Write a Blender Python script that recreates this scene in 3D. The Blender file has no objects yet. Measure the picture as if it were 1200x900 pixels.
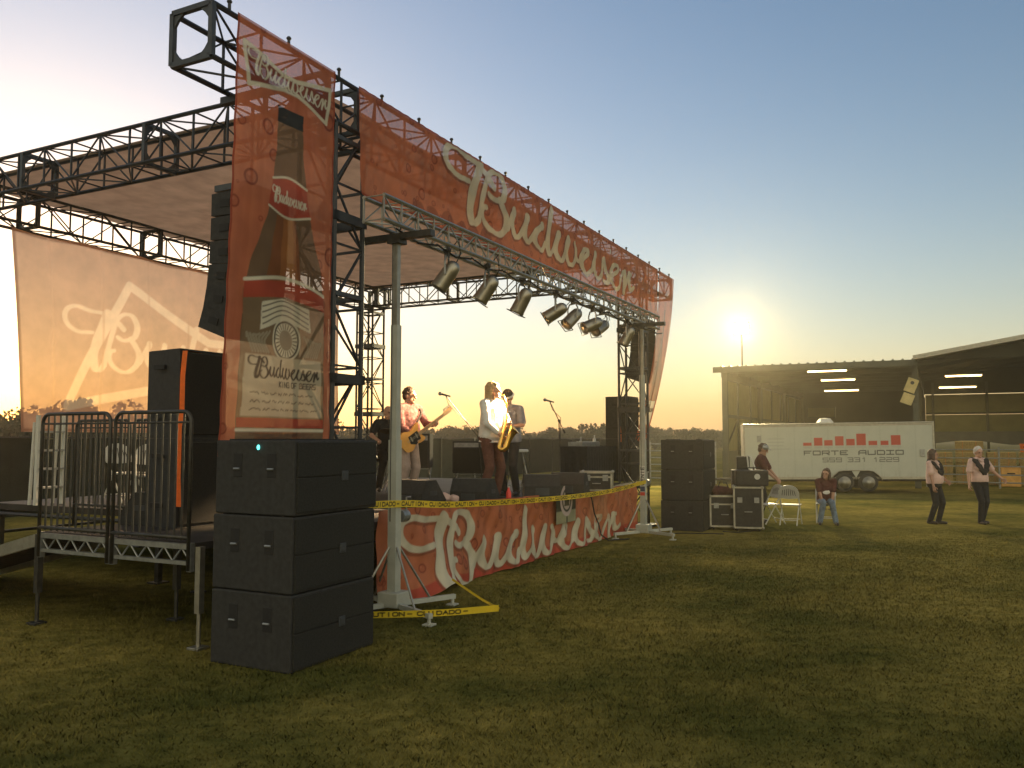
import bpy, bmesh, math, random
import numpy as np
from mathutils import Vector, Matrix

random.seed(11)
rng = np.random.default_rng(11)
R = math.radians
scene = bpy.context.scene
COL = scene.collection

# ------------------------------------------------------------------ camera
cam = bpy.data.cameras.new('camera')
cam_ob = bpy.data.objects.new('camera', cam)
COL.objects.link(cam_ob)
cam_ob.location = (0, 0, 1.9)
cam_ob.rotation_euler = (R(90 + 3.79), 0, 0)
cam.lens = 29.4
cam.sensor_width = 36
cam.clip_end = 3000
scene.camera = cam_ob

# ------------------------------------------------------------------ sky (sun just gone behind the trees, back left)
SUN_EL, SUN_AZ = 2.0, -30.0
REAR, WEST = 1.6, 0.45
world = bpy.data.worlds.new('World')
scene.world = world
world.use_nodes = True
wn = world.node_tree
bg = wn.nodes['Background']
sky = wn.nodes.new('ShaderNodeTexSky')
sky.sky_type = 'NISHITA'
sky.sun_disc = False
sky.sun_elevation = R(SUN_EL)
sky.sun_rotation = R(SUN_AZ)
sky.dust_density = 1.5
sky.ozone_density = 2.6
gm = wn.nodes.new('ShaderNodeGamma'); gm.inputs[1].default_value = 0.96
hs = wn.nodes.new('ShaderNodeHueSaturation'); hs.inputs['Saturation'].default_value = .98
wn.links.new(sky.outputs[0], gm.inputs[0]); wn.links.new(gm.outputs[0], hs.inputs['Color'])
tc = wn.nodes.new('ShaderNodeTexCoord'); sx = wn.nodes.new('ShaderNodeSeparateXYZ')
wn.links.new(tc.outputs['Generated'], sx.inputs[0])
def wmath(op, a, b=None):
    n = wn.nodes.new('ShaderNodeMath'); n.operation = op
    for i, v in enumerate((a, b)):
        if v is None: continue
        if isinstance(v, (int, float)): n.inputs[i].default_value = v
        else: wn.links.new(v, n.inputs[i])
    return n.outputs[0]
def band(h, st, col, prev):                                   # dusty band of twilight along the horizon
    e = wmath('MULTIPLY', wmath('EXPONENT', wmath('DIVIDE', wmath('MAXIMUM', sx.outputs[2], 0.0), -h)), st)
    m = wn.nodes.new('ShaderNodeMix'); m.data_type = 'RGBA'; m.blend_type = 'ADD'; m.clamp_factor = False
    wn.links.new(e, m.inputs[0]); wn.links.new(prev, m.inputs[6]); m.inputs[7].default_value = (*col, 1)
    return m.outputs[2]
o = band(0.060, 1.15, (1, .38, .19), hs.outputs[0])
o = band(0.165, 1.05, (1, .83, .38), o)
# warm noise-mottled fill glow added to the sky behind the camera, and a brighter patch where the sun went down
def vdot(v, k):
    return wmath('ADD', wmath('ADD', wmath('MULTIPLY', sx.outputs[0], v[0]), wmath('MULTIPLY', sx.outputs[1], v[1])), wmath('MULTIPLY', sx.outputs[2], v[2] * k))
def addcol(e, col, prev):
    m = wn.nodes.new('ShaderNodeMix'); m.data_type = 'RGBA'; m.blend_type = 'ADD'; m.clamp_factor = False
    wn.links.new(e, m.inputs[0]); wn.links.new(prev, m.inputs[6]); m.inputs[7].default_value = (*col, 1)
    return m.outputs[2]
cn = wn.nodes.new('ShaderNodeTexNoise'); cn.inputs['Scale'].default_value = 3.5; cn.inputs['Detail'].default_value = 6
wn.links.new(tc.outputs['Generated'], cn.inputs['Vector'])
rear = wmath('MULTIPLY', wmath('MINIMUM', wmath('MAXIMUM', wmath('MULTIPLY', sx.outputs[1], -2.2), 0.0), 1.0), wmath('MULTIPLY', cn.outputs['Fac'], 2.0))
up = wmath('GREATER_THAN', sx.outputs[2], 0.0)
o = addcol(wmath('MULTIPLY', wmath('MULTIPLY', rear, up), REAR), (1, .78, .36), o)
sdir = (math.sin(R(SUN_AZ)), math.cos(R(SUN_AZ)), .12)
near = wmath('POWER', wmath('MAXIMUM', vdot(sdir, 1), 0.0), 9.0)
o = addcol(wmath('MULTIPLY', near, WEST), (1, .90, .70), o)
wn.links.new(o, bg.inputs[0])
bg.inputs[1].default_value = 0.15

sun = bpy.data.lights.new('sun', 'SUN')
sun.energy = 0.25
sun.angle = R(12)
sun.color = (1, .72, .42)
sun_ob = bpy.data.objects.new('sun', sun); COL.objects.link(sun_ob)
sd = Vector((math.sin(R(SUN_AZ)) * math.cos(R(SUN_EL)), math.cos(R(SUN_AZ)) * math.cos(R(SUN_EL)), math.sin(R(SUN_EL))))
sun_ob.rotation_euler = sd.to_track_quat('Z', 'Y').to_euler()

scene.view_settings.view_transform = 'Standard'
scene.view_settings.look = 'None'
scene.view_settings.gamma = 1
scene.view_settings.exposure = 1.66
scene.cycles.max_bounces = 6
scene.cycles.transparent_max_bounces = 16

# ------------------------------------------------------------------ helpers
ANG = R(26.75)
D1 = Vector((math.sin(ANG), math.cos(ANG), 0))                # along the stage front, away from the camera
D2 = Vector((-math.cos(ANG), math.sin(ANG), 0))               # from the stage front to its back
O0 = Vector((-1.33, 10.08, 0))
SROT = math.pi / 2 - ANG
def W(s, u, z=0): return O0 + D1 * s + D2 * u + Vector((0, 0, z))
def SU(v):
    d = Vector(v) - O0
    return d.dot(D1), d.dot(D2)
FPX, TILT = 980.0, R(3.79)
def at(x, y, Y):                                               # the place seen at (x, y) whose ground distance is Y
    r = (x - 600) / FPX; u = (450 - y) / FPX
    d = Vector((r, math.cos(TILT) - u * math.sin(TILT), math.sin(TILT) + u * math.cos(TILT)))
    return Vector((0, 0, 1.9)) + d * (Y / d.y)

def mat(name, col, rough=.6, metal=0., vary=.12, scale=6., bump=0., bscale=40., spec=.5, emit=None, estr=0., trans=0., coord='Object'):
    m = bpy.data.materials.new(name); m.use_nodes = True
    nt = m.node_tree; b = nt.nodes['Principled BSDF']
    b.inputs['Roughness'].default_value = rough
    b.inputs['Metallic'].default_value = metal
    b.inputs['Specular IOR Level'].default_value = spec
    t = nt.nodes.new('ShaderNodeTexCoord')
    n = nt.nodes.new('ShaderNodeTexNoise'); n.inputs['Scale'].default_value = scale; n.inputs['Detail'].default_value = 5
    nt.links.new(t.outputs[coord], n.inputs['Vector'])
    r = nt.nodes.new('ShaderNodeValToRGB')
    r.color_ramp.elements[0].position = .3; r.color_ramp.elements[1].position = .7
    r.color_ramp.elements[0].color = (*[c * (1 - vary) for c in col], 1)
    r.color_ramp.elements[1].color = (*[min(1, c * (1 + vary)) for c in col], 1)
    nt.links.new(n.outputs['Fac'], r.inputs[0]); nt.links.new(r.outputs[0], b.inputs['Base Color'])
    if bump:
        n2 = nt.nodes.new('ShaderNodeTexNoise'); n2.inputs['Scale'].default_value = bscale
        nt.links.new(t.outputs[coord], n2.inputs['Vector'])
        bp = nt.nodes.new('ShaderNodeBump'); bp.inputs['Strength'].default_value = bump; bp.inputs['Distance'].default_value = .02
        nt.links.new(n2.outputs['Fac'], bp.inputs['Height']); nt.links.new(bp.outputs[0], b.inputs['Normal'])
    if emit:
        b.inputs['Emission Color'].default_value = (*emit, 1); b.inputs['Emission Strength'].default_value = estr
    if trans:
        tr = nt.nodes.new('ShaderNodeBsdfTranslucent'); nt.links.new(r.outputs[0], tr.inputs[0])
        mx = nt.nodes.new('ShaderNodeMixShader'); mx.inputs[0].default_value = trans
        nt.links.new(b.outputs[0], mx.inputs[1]); nt.links.new(tr.outputs[0], mx.inputs[2])
        nt.links.new(mx.outputs[0], nt.nodes['Material Output'].inputs[0])
    return m

def printed(name, translucent=.5, rough=.7, see=True, vary=(.8, 1.12)):         # printed mesh cloth: the print is a colour attribute, its weave lets some view through
    m = bpy.data.materials.new(name); m.use_nodes = True
    nt = m.node_tree; b = nt.nodes['Principled BSDF']
    b.inputs['Roughness'].default_value = rough; b.inputs['Specular IOR Level'].default_value = .25
    a = nt.nodes.new('ShaderNodeAttribute'); a.attribute_name = 'print'
    n = nt.nodes.new('ShaderNodeTexNoise'); n.inputs['Scale'].default_value = 3; n.inputs['Detail'].default_value = 6
    t = nt.nodes.new('ShaderNodeTexCoord'); nt.links.new(t.outputs['Object'], n.inputs['Vector'])
    mr = nt.nodes.new('ShaderNodeMapRange'); mr.inputs['From Min'].default_value = .3; mr.inputs['From Max'].default_value = .7
    mr.inputs['To Min'].default_value, mr.inputs['To Max'].default_value = vary
    nt.links.new(n.outputs['Fac'], mr.inputs['Value'])
    mu = nt.nodes.new('ShaderNodeMix'); mu.data_type = 'RGBA'; mu.blend_type = 'MULTIPLY'; mu.inputs[0].default_value = 1
    nt.links.new(a.outputs['Color'], mu.inputs[6]); nt.links.new(mr.outputs[0], mu.inputs[7])
    nt.links.new(mu.outputs[2], b.inputs['Base Color'])
    last = b.outputs[0]
    if translucent:
        tr = nt.nodes.new('ShaderNodeBsdfTranslucent'); nt.links.new(mu.outputs[2], tr.inputs[0])
        mx = nt.nodes.new('ShaderNodeMixShader'); mx.inputs[0].default_value = translucent
        nt.links.new(last, mx.inputs[1]); nt.links.new(tr.outputs[0], mx.inputs[2]); last = mx.outputs[0]
    if see:
        tp = nt.nodes.new('ShaderNodeBsdfTransparent')
        mx = nt.nodes.new('ShaderNodeMixShader')
        nt.links.new(a.outputs['Alpha'], mx.inputs[0])
        nt.links.new(tp.outputs[0], mx.inputs[1]); nt.links.new(last, mx.inputs[2]); last = mx.outputs[0]
    nt.links.new(last, nt.nodes['Material Output'].inputs[0])
    return m

M = dict(
    steel=mat('black_painted_steel', (.030, .032, .036), .5, .3, .3, 9, .1),
    plate=mat('grey_gusset_steel', (.045, .050, .055), .5, .3, .3, 7, .1),
    alu=mat('bare_aluminium', (.36, .345, .29), .45, .85, .15, 12, .1),
    chrome=mat('polished_can_metal', (.31, .285, .225), .38, .95, .12, 8),
    white_paint=mat('white_lift_paint', (.40, .41, .35), .5, .0, .14, 5, .05),
    galv=mat('galvanised_steel', (.28, .29, .28), .45, .7, .2, 14, .1),
    darktube=mat('dull_grey_tube', (.060, .058, .052), .45, .6, .25, 12, .1),
    deck=mat('black_plywood_deck', (.038, .034, .030), .7, 0, .3, 2.5, .15, 60, .2),
    black=mat('black_speaker_paint', (.030, .030, .029), .72, 0, .25, 20, .25, 300, .28),
    grille=mat('black_grille_cloth', (.026, .026, .023), .85, .0, .25, 60, .4, 400, .2),
    rubber=mat('black_rubber', (.010, .010, .010), .8, 0, .2, 10, 0),
    tarp=mat('stage_tarp_cloth', (.36, .27, .215), .85, 0, .07, 1.1, .15, 6, .1, trans=.45),
    orange=mat('orange_strap_web', (.85, .22, .03), .7, 0, .1, 20, 0, trans=.4),
    skin=mat('skin', (.46, .27, .19), .55, 0, .06, 12, .05, 120),
    skin_tan=mat('tanned_skin', (.38, .21, .14), .55, 0, .06, 12, .05, 120),
    eye=mat('dark_eye', (.02, .015, .012), .25, 0, 0, 1),
    lips=mat('lips', (.34, .13, .11), .5, 0, .05, 20),
    whitecloth=mat('white_shirt_cloth', (.72, .70, .66), .85, 0, .10, 9, .9, 13),
    pink=mat('pale_pink_blouse', (.60, .42, .37), .85, 0, .10, 9, .9, 13),
    darkcloth=mat('black_cloth', (.022, .022, .024), .9, 0, .25, 10, .9, 13, .2),
    maroon=mat('dark_maroon_cloth', (.075, .022, .022), .9, 0, .25, 10, .9, 13, .2),
    brownpant=mat('reddish_brown_trousers', (.12, .055, .04), .9, 0, .25, 10, .9, 13, .2),
    jeans=mat('faded_blue_denim', (.14, .19, .25), .9, 0, .3, 12, .9, 14, .2),
    bluegrey=mat('blue_grey_tshirt', (.16, .17, .20), .9, 0, .16, 10, .9, 13, .2),
    check=mat('plum_patterned_shirt', (.22, .10, .10), .9, 0, .6, 26, .8, 14, .2),
    khaki=mat('pale_trousers', (.34, .27, .24), .9, 0, .16, 10, .9, 13, .2),
    blond=mat('long_blond_hair', (.50, .33, .16), .6, 0, .3, 30, .5, 60),
    brownhair=mat('brown_hair', (.07, .04, .025), .6, 0, .3, 30, .5, 60),
    greyhair=mat('white_hair', (.55, .53, .49), .7, 0, .15, 30, .5, 60),
    shoe=mat('dark_shoe_leather', (.03, .025, .022), .5, 0, .2, 20),
    brass=mat('gold_lacquered_brass', (.85, .52, .13), .22, 1, .1, 12),
    guitar=mat('butterscotch_guitar_finish', (.72, .38, .10), .25, 0, .15, 5),
    maple=mat('maple_neck_wood', (.52, .32, .15), .4, 0, .15, 18),
    red=mat('red_plastic', (.75, .05, .03), .4, 0, .1, 10),
    whiteplastic=mat('white_chair_plastic', (.52, .52, .47), .4, 0, .06, 8),
    trailer=mat('white_trailer_skin', (.44, .46, .40), .35, .1, .05, 2, .03, 8),
    tyre=mat('tyre_rubber', (.02, .02, .02), .85, 0, .2, 20, .3),
    bark=mat('bark', (.06, .045, .032), .9, 0, .3, 10, .5),
    leaf=mat('orchard_leaf', (.035, .045, .018), .8, 0, .45, .6, 0, trans=.2),
    screen=mat('dark_fence_screen', (.016, .019, .016), .9, 0, .3, 3, .3, 40, .1),
    hay=mat('hay', (.36, .26, .10), .95, 0, .3, 25, .8, 90),
    lamp_warm=mat('lit_fluorescent_tube', (1, .8, .5), .5, 0, 0, 1, emit=(1, .66, .27), estr=5.5),
    lamp_flood=mat('lit_floodlight_glass', (1, .95, .85), .3, 0, 0, 1, emit=(1, .95, .82), estr=60),
    lamp_par=mat('lit_stage_lamp_lens', (1, .8, .5), .3, 0, 0, 1, emit=(1, .72, .35), estr=14),
    lens_off=mat('unlit_lamp_lens', (.35, .30, .22), .1, .4, 0.1, 10),
    led=mat('teal_status_light', (.1, .8, .8), .3, 0, 0, 1, emit=(.1, .9, .85), estr=1.2),
)

class MB:
    """collects shapes and links them as ONE mesh; base is taken off every point, so a part is stored relative to its thing"""
    def __init__(self, base=(0, 0, 0)):
        self.b = Vector(base); self.v = []; self.f = []
    def add(self, vs, fs):
        k = len(self.v)
        self.v += [tuple(Vector(p) - self.b) for p in vs]
        self.f += [tuple(i + k for i in q) for q in fs]
        return self
    def box(self, c, d, rot=None):
        c = Vector(c); x, y, z = d[0] / 2, d[1] / 2, d[2] / 2
        P = [Vector(p) for p in ((-x,-y,-z),(x,-y,-z),(x,y,-z),(-x,y,-z),(-x,-y,z),(x,-y,z),(x,y,z),(-x,y,z))]
        if rot is not None: P = [rot @ p for p in P]
        return self.add([c + p for p in P], [(3,2,1,0),(4,5,6,7),(0,1,5,4),(1,2,6,5),(2,3,7,6),(3,0,4,7)])
    def bbox(self, c, d, ch=.015, rot=None):                   # box with chamfered edges
        c = Vector(c); h = [d[0] / 2, d[1] / 2, d[2] / 2]
        bm = bmesh.new(); bmesh.ops.create_cube(bm, size=2)
        for v in bm.verts: v.co = Vector([v.co[i] * h[i] for i in range(3)])
        bmesh.ops.bevel(bm, geom=bm.edges[:], offset=ch, segments=2, profile=.5, affect='EDGES')
        bm.verts.index_update()
        P = [v.co.copy() for v in bm.verts]
        if rot is not None: P = [rot @ p for p in P]
        self.add([c + p for p in P], [tuple(v.index for v in f.verts) for f in bm.faces]); bm.free()
        return self
    def tube(self, p, q, r, r2=None, n=6):
        return self.path([p, q], [r, r if r2 is None else r2], n)
    def path(self, pts, r, n=6, caps=True):
        pts = [Vector(p) for p in pts]
        rs = r if isinstance(r, (list, tuple)) else [r] * len(pts)
        vs = []; prev = None
        for i, p in enumerate(pts):
            d = (pts[min(i + 1, len(pts) - 1)] - pts[max(i - 1, 0)])
            d = d.normalized() if d.length > 1e-9 else Vector((0, 0, 1))
            if prev is None:
                a = d.orthogonal().normalized()
                if abs(d.z) > .9: a = (Vector((1, 0, 0)) - d * d.x).normalized()
                else: a = (Vector((0, 0, 1)) - d * d.z).normalized()
            else:
                a = prev - d * prev.dot(d)
                a = a.normalized() if a.length > 1e-6 else d.orthogonal().normalized()
            prev = a; b = d.cross(a)
            off = math.pi / n
            vs += [p + (a * math.cos(off + 2 * math.pi * k / n) + b * math.sin(off + 2 * math.pi * k / n)) * rs[i] for k in range(n)]
        fs = []
        for i in range(len(pts) - 1):
            for k in range(n):
                k2 = (k + 1) % n
                fs.append((i*n+k, i*n+k2, (i+1)*n+k2, (i+1)*n+k))
        if caps:
            fs.append(tuple(range(n - 1, -1, -1))); L = (len(pts) - 1) * n
            fs.append(tuple(range(L, L + n)))
        return self.add(vs, fs)
    def lathe(self, prof, o, ax=(0, 0, 1), n=20):              # prof: (distance along axis, radius)
        ax = Vector(ax).normalized(); o = Vector(o)
        a = ax.orthogonal().normalized(); b = ax.cross(a)
        vs = []; fs = []
        for t, r in prof:
            vs += [o + ax * t + (a * math.cos(2*math.pi*k/n) + b * math.sin(2*math.pi*k/n)) * max(r, 1e-4) for k in range(n)]
        for i in range(len(prof) - 1):
            for k in range(n):
                k2 = (k + 1) % n
                fs.append((i*n+k, i*n+k2, (i+1)*n+k2, (i+1)*n+k))
        fs.append(tuple(range(n - 1, -1, -1))); L = (len(prof) - 1) * n
        fs.append(tuple(range(L, L + n)))
        return self.add(vs, fs)
    def ell(self, c, r, rot=None, n=14):
        c = Vector(c); vs = []; fs = []; m = n // 2 + 1
        for i in range(m + 1):
            th = math.pi * i / m
            for k in range(n):
                ph = 2 * math.pi * k / n
                p = Vector((r[0]*math.sin(th)*math.cos(ph), r[1]*math.sin(th)*math.sin(ph), r[2]*math.cos(th)))
                if rot is not None: p = rot @ p
                vs.append(c + p)
        for i in range(m):
            for k in range(n):
                k2 = (k + 1) % n
                fs.append((i*n+k, (i+1)*n+k, (i+1)*n+k2, i*n+k2))
        return self.add(vs, fs)
    def cap(self, p, q, r1, r2=None, n=12):                    # capsule with round ends
        p = Vector(p); q = Vector(q); r2 = r1 if r2 is None else r2
        d = q - p; L = d.length
        if L < 1e-5: return self.ell(p, (r1, r1, r1), None, n)
        prof = [(-r1 * math.cos(t), r1 * math.sin(t)) for t in (0.02, .5, 1.0, 1.4)]
        prof += [(L + r2 * math.sin(t), r2 * math.cos(t)) for t in (.17, .57, 1.07, 1.55)]
        return self.lathe(prof, p, d, n)
    def prism(self, out, fr, th):                              # outline (a, b) in frame fr, extruded th along its z
        n = len(out); vs = [fr @ Vector((a, b, 0)) for a, b in out] + [fr @ Vector((a, b, th)) for a, b in out]
        fs = [tuple(range(n - 1, -1, -1)), tuple(range(n, 2 * n))] + [(k, (k+1) % n, n + (k+1) % n, n + k) for k in range(n)]
        return self.add(vs, fs)
    def loft(self, rings, T, n=18):                             # closed oval loft: (z, half width, half depth, y shift)
        vs = []; fs = []
        for z, rx, ry, oy in rings: vs += [T(rx * math.cos(2*math.pi*k/n), oy + ry * math.sin(2*math.pi*k/n), z) for k in range(n)]
        for i in range(len(rings) - 1):
            for k in range(n): fs.append((i*n+k, i*n+(k+1) % n, (i+1)*n+(k+1) % n, (i+1)*n+k))
        L = (len(rings) - 1) * n
        fs += [tuple(range(n - 1, -1, -1)), tuple(range(L, L + n))]
        return self.add(vs, fs)
    def mesh(self, name):
        me = bpy.data.meshes.new(name); me.from_pydata(self.v, [], self.f); me.update()
        bm = bmesh.new(); bm.from_mesh(me); bmesh.ops.recalc_face_normals(bm, faces=bm.faces[:]); bm.to_mesh(me); bm.free()
        return me
    def build(self, name, m, parent=None, smooth=False, label=None):
        me = self.mesh(name); me.materials.append(m)
        if smooth: me.polygons.foreach_set('use_smooth', [True] * len(me.polygons))
        o = bpy.data.objects.new(name, me); COL.objects.link(o)
        if parent is not None: o.parent = parent
        if label: o['label'] = label
        return o
    def organic(self, name, m, parent=None, vox=.009, smooth=2):   # melts overlapping shapes into one continuous surface
        o = self.build(name, m, parent)
        r = o.modifiers.new('r', 'REMESH'); r.mode = 'VOXEL'; r.voxel_size = vox
        if smooth:
            s = o.modifiers.new('s', 'SMOOTH'); s.iterations = smooth; s.factor = .5
        dg = bpy.context.evaluated_depsgraph_get()
        me = bpy.data.meshes.new_from_object(o.evaluated_get(dg))
        old = o.data; o.modifiers.clear(); o.data = me; bpy.data.meshes.remove(old)
        me.name = name
        if not me.materials: me.materials.append(m)
        me.polygons.foreach_set('use_smooth', [True] * len(me.polygons))
        return o

def tag(o, label, cat, group=None, kind=None):
    if label: o['label'] = label
    if cat: o['category'] = cat
    if group: o['group'] = group
    if kind: o['kind'] = kind
    return o
def thing(name, label, cat, loc=(0, 0, 0), rz=0, group=None, rx=0, ry=0):
    o = bpy.data.objects.new(name, None); COL.objects.link(o)
    o.location = loc; o.rotation_euler = (rx, ry, rz); o.empty_display_size = .2
    return tag(o, label, cat, group)
def sthing(name, label, cat, s, u, z=0, group=None):           # a thing of the stage, its axes those of the stage
    o = thing(name, label, cat, W(s, u, z), SROT, group)
    return o, Vector((s, u, z))
def dup(root, loc=None, rz=None, label=None, group=None):
    def cp(o, par):
        c = o.copy(); COL.objects.link(c); c.parent = par
        for ch in list(o.children): cp(ch, c)
        return c
    r = cp(root, None)
    if loc is not None: r.location = loc
    if rz is not None: r.rotation_euler[2] = rz
    if label: r['label'] = label
    if group: r['group'] = group
    return r

# ------------------------------------------------------------------ printed cloth
class Canvas:
    def __init__(self, w, h, res, col, a=1.):
        self.w, self.h = w, h
        self.nx, self.ny = int(round(w / res)) + 1, int(round(h / res)) + 1
        self.px = w / (self.nx - 1); self.py = h / (self.ny - 1)
        self.X, self.Y = np.meshgrid(np.linspace(0, w, self.nx), np.linspace(0, h, self.ny))
        self.C = np.zeros((self.ny, self.nx, 4)); self.C[:] = (*col, a)
    def blend(self, sl, cov, col, a=None):
        t = self.C[sl]; cov = cov[..., None]
        tgt = np.array((*col, t[..., 3].mean() if a is None else a))
        t[:] = t * (1 - cov) + tgt * cov
    def win(self, x0, x1, y0, y1):
        i0 = max(0, int(x0 / self.px) - 1); i1 = min(self.nx, int(x1 / self.px) + 3)
        j0 = max(0, int(y0 / self.py) - 1); j1 = min(self.ny, int(y1 / self.py) + 3)
        return (slice(j0, j1), slice(i0, i1)) if i1 > i0 and j1 > j0 else None
    def disc(self, x, y, r, col, a=None, op=1., ring=None):
        s = self.win(x - r, x + r, y - r, y + r)
        if s is None: return
        d = np.hypot(self.X[s] - x, self.Y[s] - y)
        cov = np.clip((r - d) / self.px + .5, 0, 1)
        if ring: cov = cov * np.clip((d - r + ring) / self.px + .5, 0, 1)
        self.blend(s, cov * op, col, a)
    def poly(self, pts, col, a=None, op=1.):
        pts = np.array(pts, float)
        s = self.win(pts[:, 0].min(), pts[:, 0].max(), pts[:, 1].min(), pts[:, 1].max())
        if s is None: return
        acc = 0
        for ox, oy in ((-.25, -.25), (.25, -.25), (-.25, .25), (.25, .25)):
            X = self.X[s] + ox * self.px; Y = self.Y[s] + oy * self.py; ins = np.zeros(X.shape, bool)
            for i in range(len(pts)):
                (xa, ya), (xb, yb) = pts[i], pts[i - 1]
                if ya == yb: continue
                ins ^= ((ya > Y) != (yb > Y)) & (X < (xb - xa) * (Y - ya) / (yb - ya) + xa)
            acc = acc + ins
        self.blend(s, acc / 4. * op, col, a)
    def line(self, pts, w, col, a=None, thin=None, smooth=True, op=1.):
        P = catmull(pts, 14) if smooth and len(pts) > 2 else np.array(pts, float)
        dist = None; x0, y0 = P.min(0) - w; x1, y1 = P.max(0) + w
        s = self.win(x0, x1, y0, y1)
        if s is None: return
        X, Y = self.X[s], self.Y[s]; best = np.full(X.shape, -9.)
        for p, q in zip(P[:-1], P[1:]):
            d = q - p; L2 = d @ d
            if L2 < 1e-12: continue
            t = np.clip(((X - p[0]) * d[0] + (Y - p[1]) * d[1]) / L2, 0, 1)
            dd = np.hypot(X - p[0] - t * d[0], Y - p[1] - t * d[1])
            r = w / 2 if thin is None else (thin + (w - thin) * (abs(d[1]) / math.sqrt(L2)) ** 1.5 * (1. if d[1] < 0 else .55)) / 2
            best = np.maximum(best, r - dd)
        self.blend(s, np.clip(best / self.px + .5, 0, 1) * op, col, a)
def catmull(pts, k):
    P = np.array(pts, float); P = np.vstack([2*P[0]-P[1], P, 2*P[-1]-P[-2]]); out = []
    for i in range(1, len(P) - 2):
        for t in np.linspace(0, 1, k, endpoint=False):
            a, b, c, d = P[i-1:i+3]
            out.append(.5*((2*b)+(c-a)*t+(2*a-5*b+4*c-d)*t*t+(3*b-a-3*c+d)*t**3))
    out.append(P[-2]); return np.array(out)

def cloth(name, cv, fn, m, parent=None, base=(0, 0, 0)):       # fn(X, Y) -> three arrays
    x, y, z = fn(cv.X, cv.Y)
    co = np.stack([x - base[0], y - base[1], z - base[2]], -1).reshape(-1, 3)
    nx, ny = cv.nx, cv.ny
    i = (np.arange(ny - 1)[:, None] * nx + np.arange(nx - 1)[None]).ravel()
    q = np.stack([i, i + 1, i + nx + 1, i + nx], -1)
    me = bpy.data.meshes.new(name)
    me.vertices.add(len(co)); me.vertices.foreach_set('co', co.ravel().astype('f'))
    me.loops.add(q.size); me.loops.foreach_set('vertex_index', q.ravel().astype('i'))
    me.polygons.add(len(q)); me.polygons.foreach_set('loop_start', (np.arange(len(q)) * 4).astype('i'))
    me.update(calc_edges=True); me.validate()
    at_ = me.color_attributes.new('print', 'FLOAT_COLOR', 'POINT')
    at_.data.foreach_set('color', cv.C.reshape(-1).astype('f'))
    me.polygons.foreach_set('use_smooth', [True] * len(me.polygons))
    me.materials.append(m)
    o = bpy.data.objects.new(name, me); COL.objects.link(o)
    if parent is not None: o.parent = parent
    return o

# the flowing script word, traced stroke by stroke (x along, y up from the baseline; 7.7 long, capital .83 high)
WORD = [
 [(.64,.49),(.31,.48),(.08,.56),(0,.68),(.07,.80),(.27,.85),(.56,.81),(.90,.79),(1.17,.70),(1.36,.59)],
 [(.96,.80),(.85,.59),(.75,.41),(.69,.25),(.67,.11),(.71,-.03),(.82,-.06),(.92,.02)],
 [(.92,.02),(.97,.18),(1.05,.40),(1.14,.63),(1.23,.76),(1.40,.83),(1.59,.80),(1.70,.66),(1.66,.52),(1.54,.45),(1.35,.42),(1.21,.46)],
 [(1.54,.45),(1.66,.35),(1.76,.22),(1.71,.07),(1.52,-.05),(1.31,-.06),(1.12,.02),(1.03,.13),(1.06,.23),(1.15,.25)],
 [(1.79,.11),(1.89,.24),(2.04,.41),(1.96,.24),(2.01,.11),(2.14,.04),(2.28,.12),(2.49,.41),(2.41,.22),(2.41,.10),(2.52,.03),(2.66,.13)],
 [(2.66,.13),(2.80,.28),(3.06,.42),(2.86,.30),(2.74,.15),(2.83,.04),(3.03,.02),(3.18,.16)],
 [(3.43,.76),(3.33,.45),(3.27,.18),(3.36,.03),(3.55,.14)],
 [(3.55,.14),(3.73,.42),(3.61,.20),(3.67,.06),(3.82,-.01),(3.94,.09),(4.14,.42),(4.04,.18),(4.13,.02),(4.29,0),(4.49,.14),(4.52,.30),(4.46,.41)],
 [(4.50,.20),(4.66,.15),(4.86,.23),(5.07,.36),(5.05,.43),(4.90,.39),(4.76,.22),(4.83,.07),(5.03,-.02),(5.25,.10)],
 [(5.25,.10),(5.47,.42),(5.36,.17),(5.47,.03),(5.65,-.01),(5.81,.11)],
 [(5.81,.11),(5.93,.42),(6.04,.24),(6.20,.10),(6.12,0),(5.88,.01)],
 [(6.14,.02),(6.40,.19),(6.70,.34),(6.70,.43),(6.49,.41),(6.32,.26),(6.36,.07),(6.61,-.04),(6.82,.06)],
 [(6.82,.06),(7.04,.34),(7.18,.35),(7.12,-.01),(7.20,.12),(7.45,.38),(7.58,.40)],
 [(7.45,.38),(7.45,.20),(7.55,.08),(7.70,.16)],
]
def word(cv, x, y, sx_, sy_, col, wt=.15, edge=None, a=.93, upto=99, shear=0.):
    def T(p): return [(x + (u + shear * v) * sx_, y + v * sy_) for u, v in p]
    th = wt * sy_; tn = th * .45
    for k, st in enumerate(WORD[:upto]):
        if edge is not None: cv.line([(p[0] - th*.28, p[1] - th*.18) for p in T(st)], th * 1.05, edge, None, tn * 1.2, op=.75)
    for k, st in enumerate(WORD[:upto]):
        cv.line(T(st), th * (1.25 if k == 1 else 1), col, a, tn)

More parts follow.
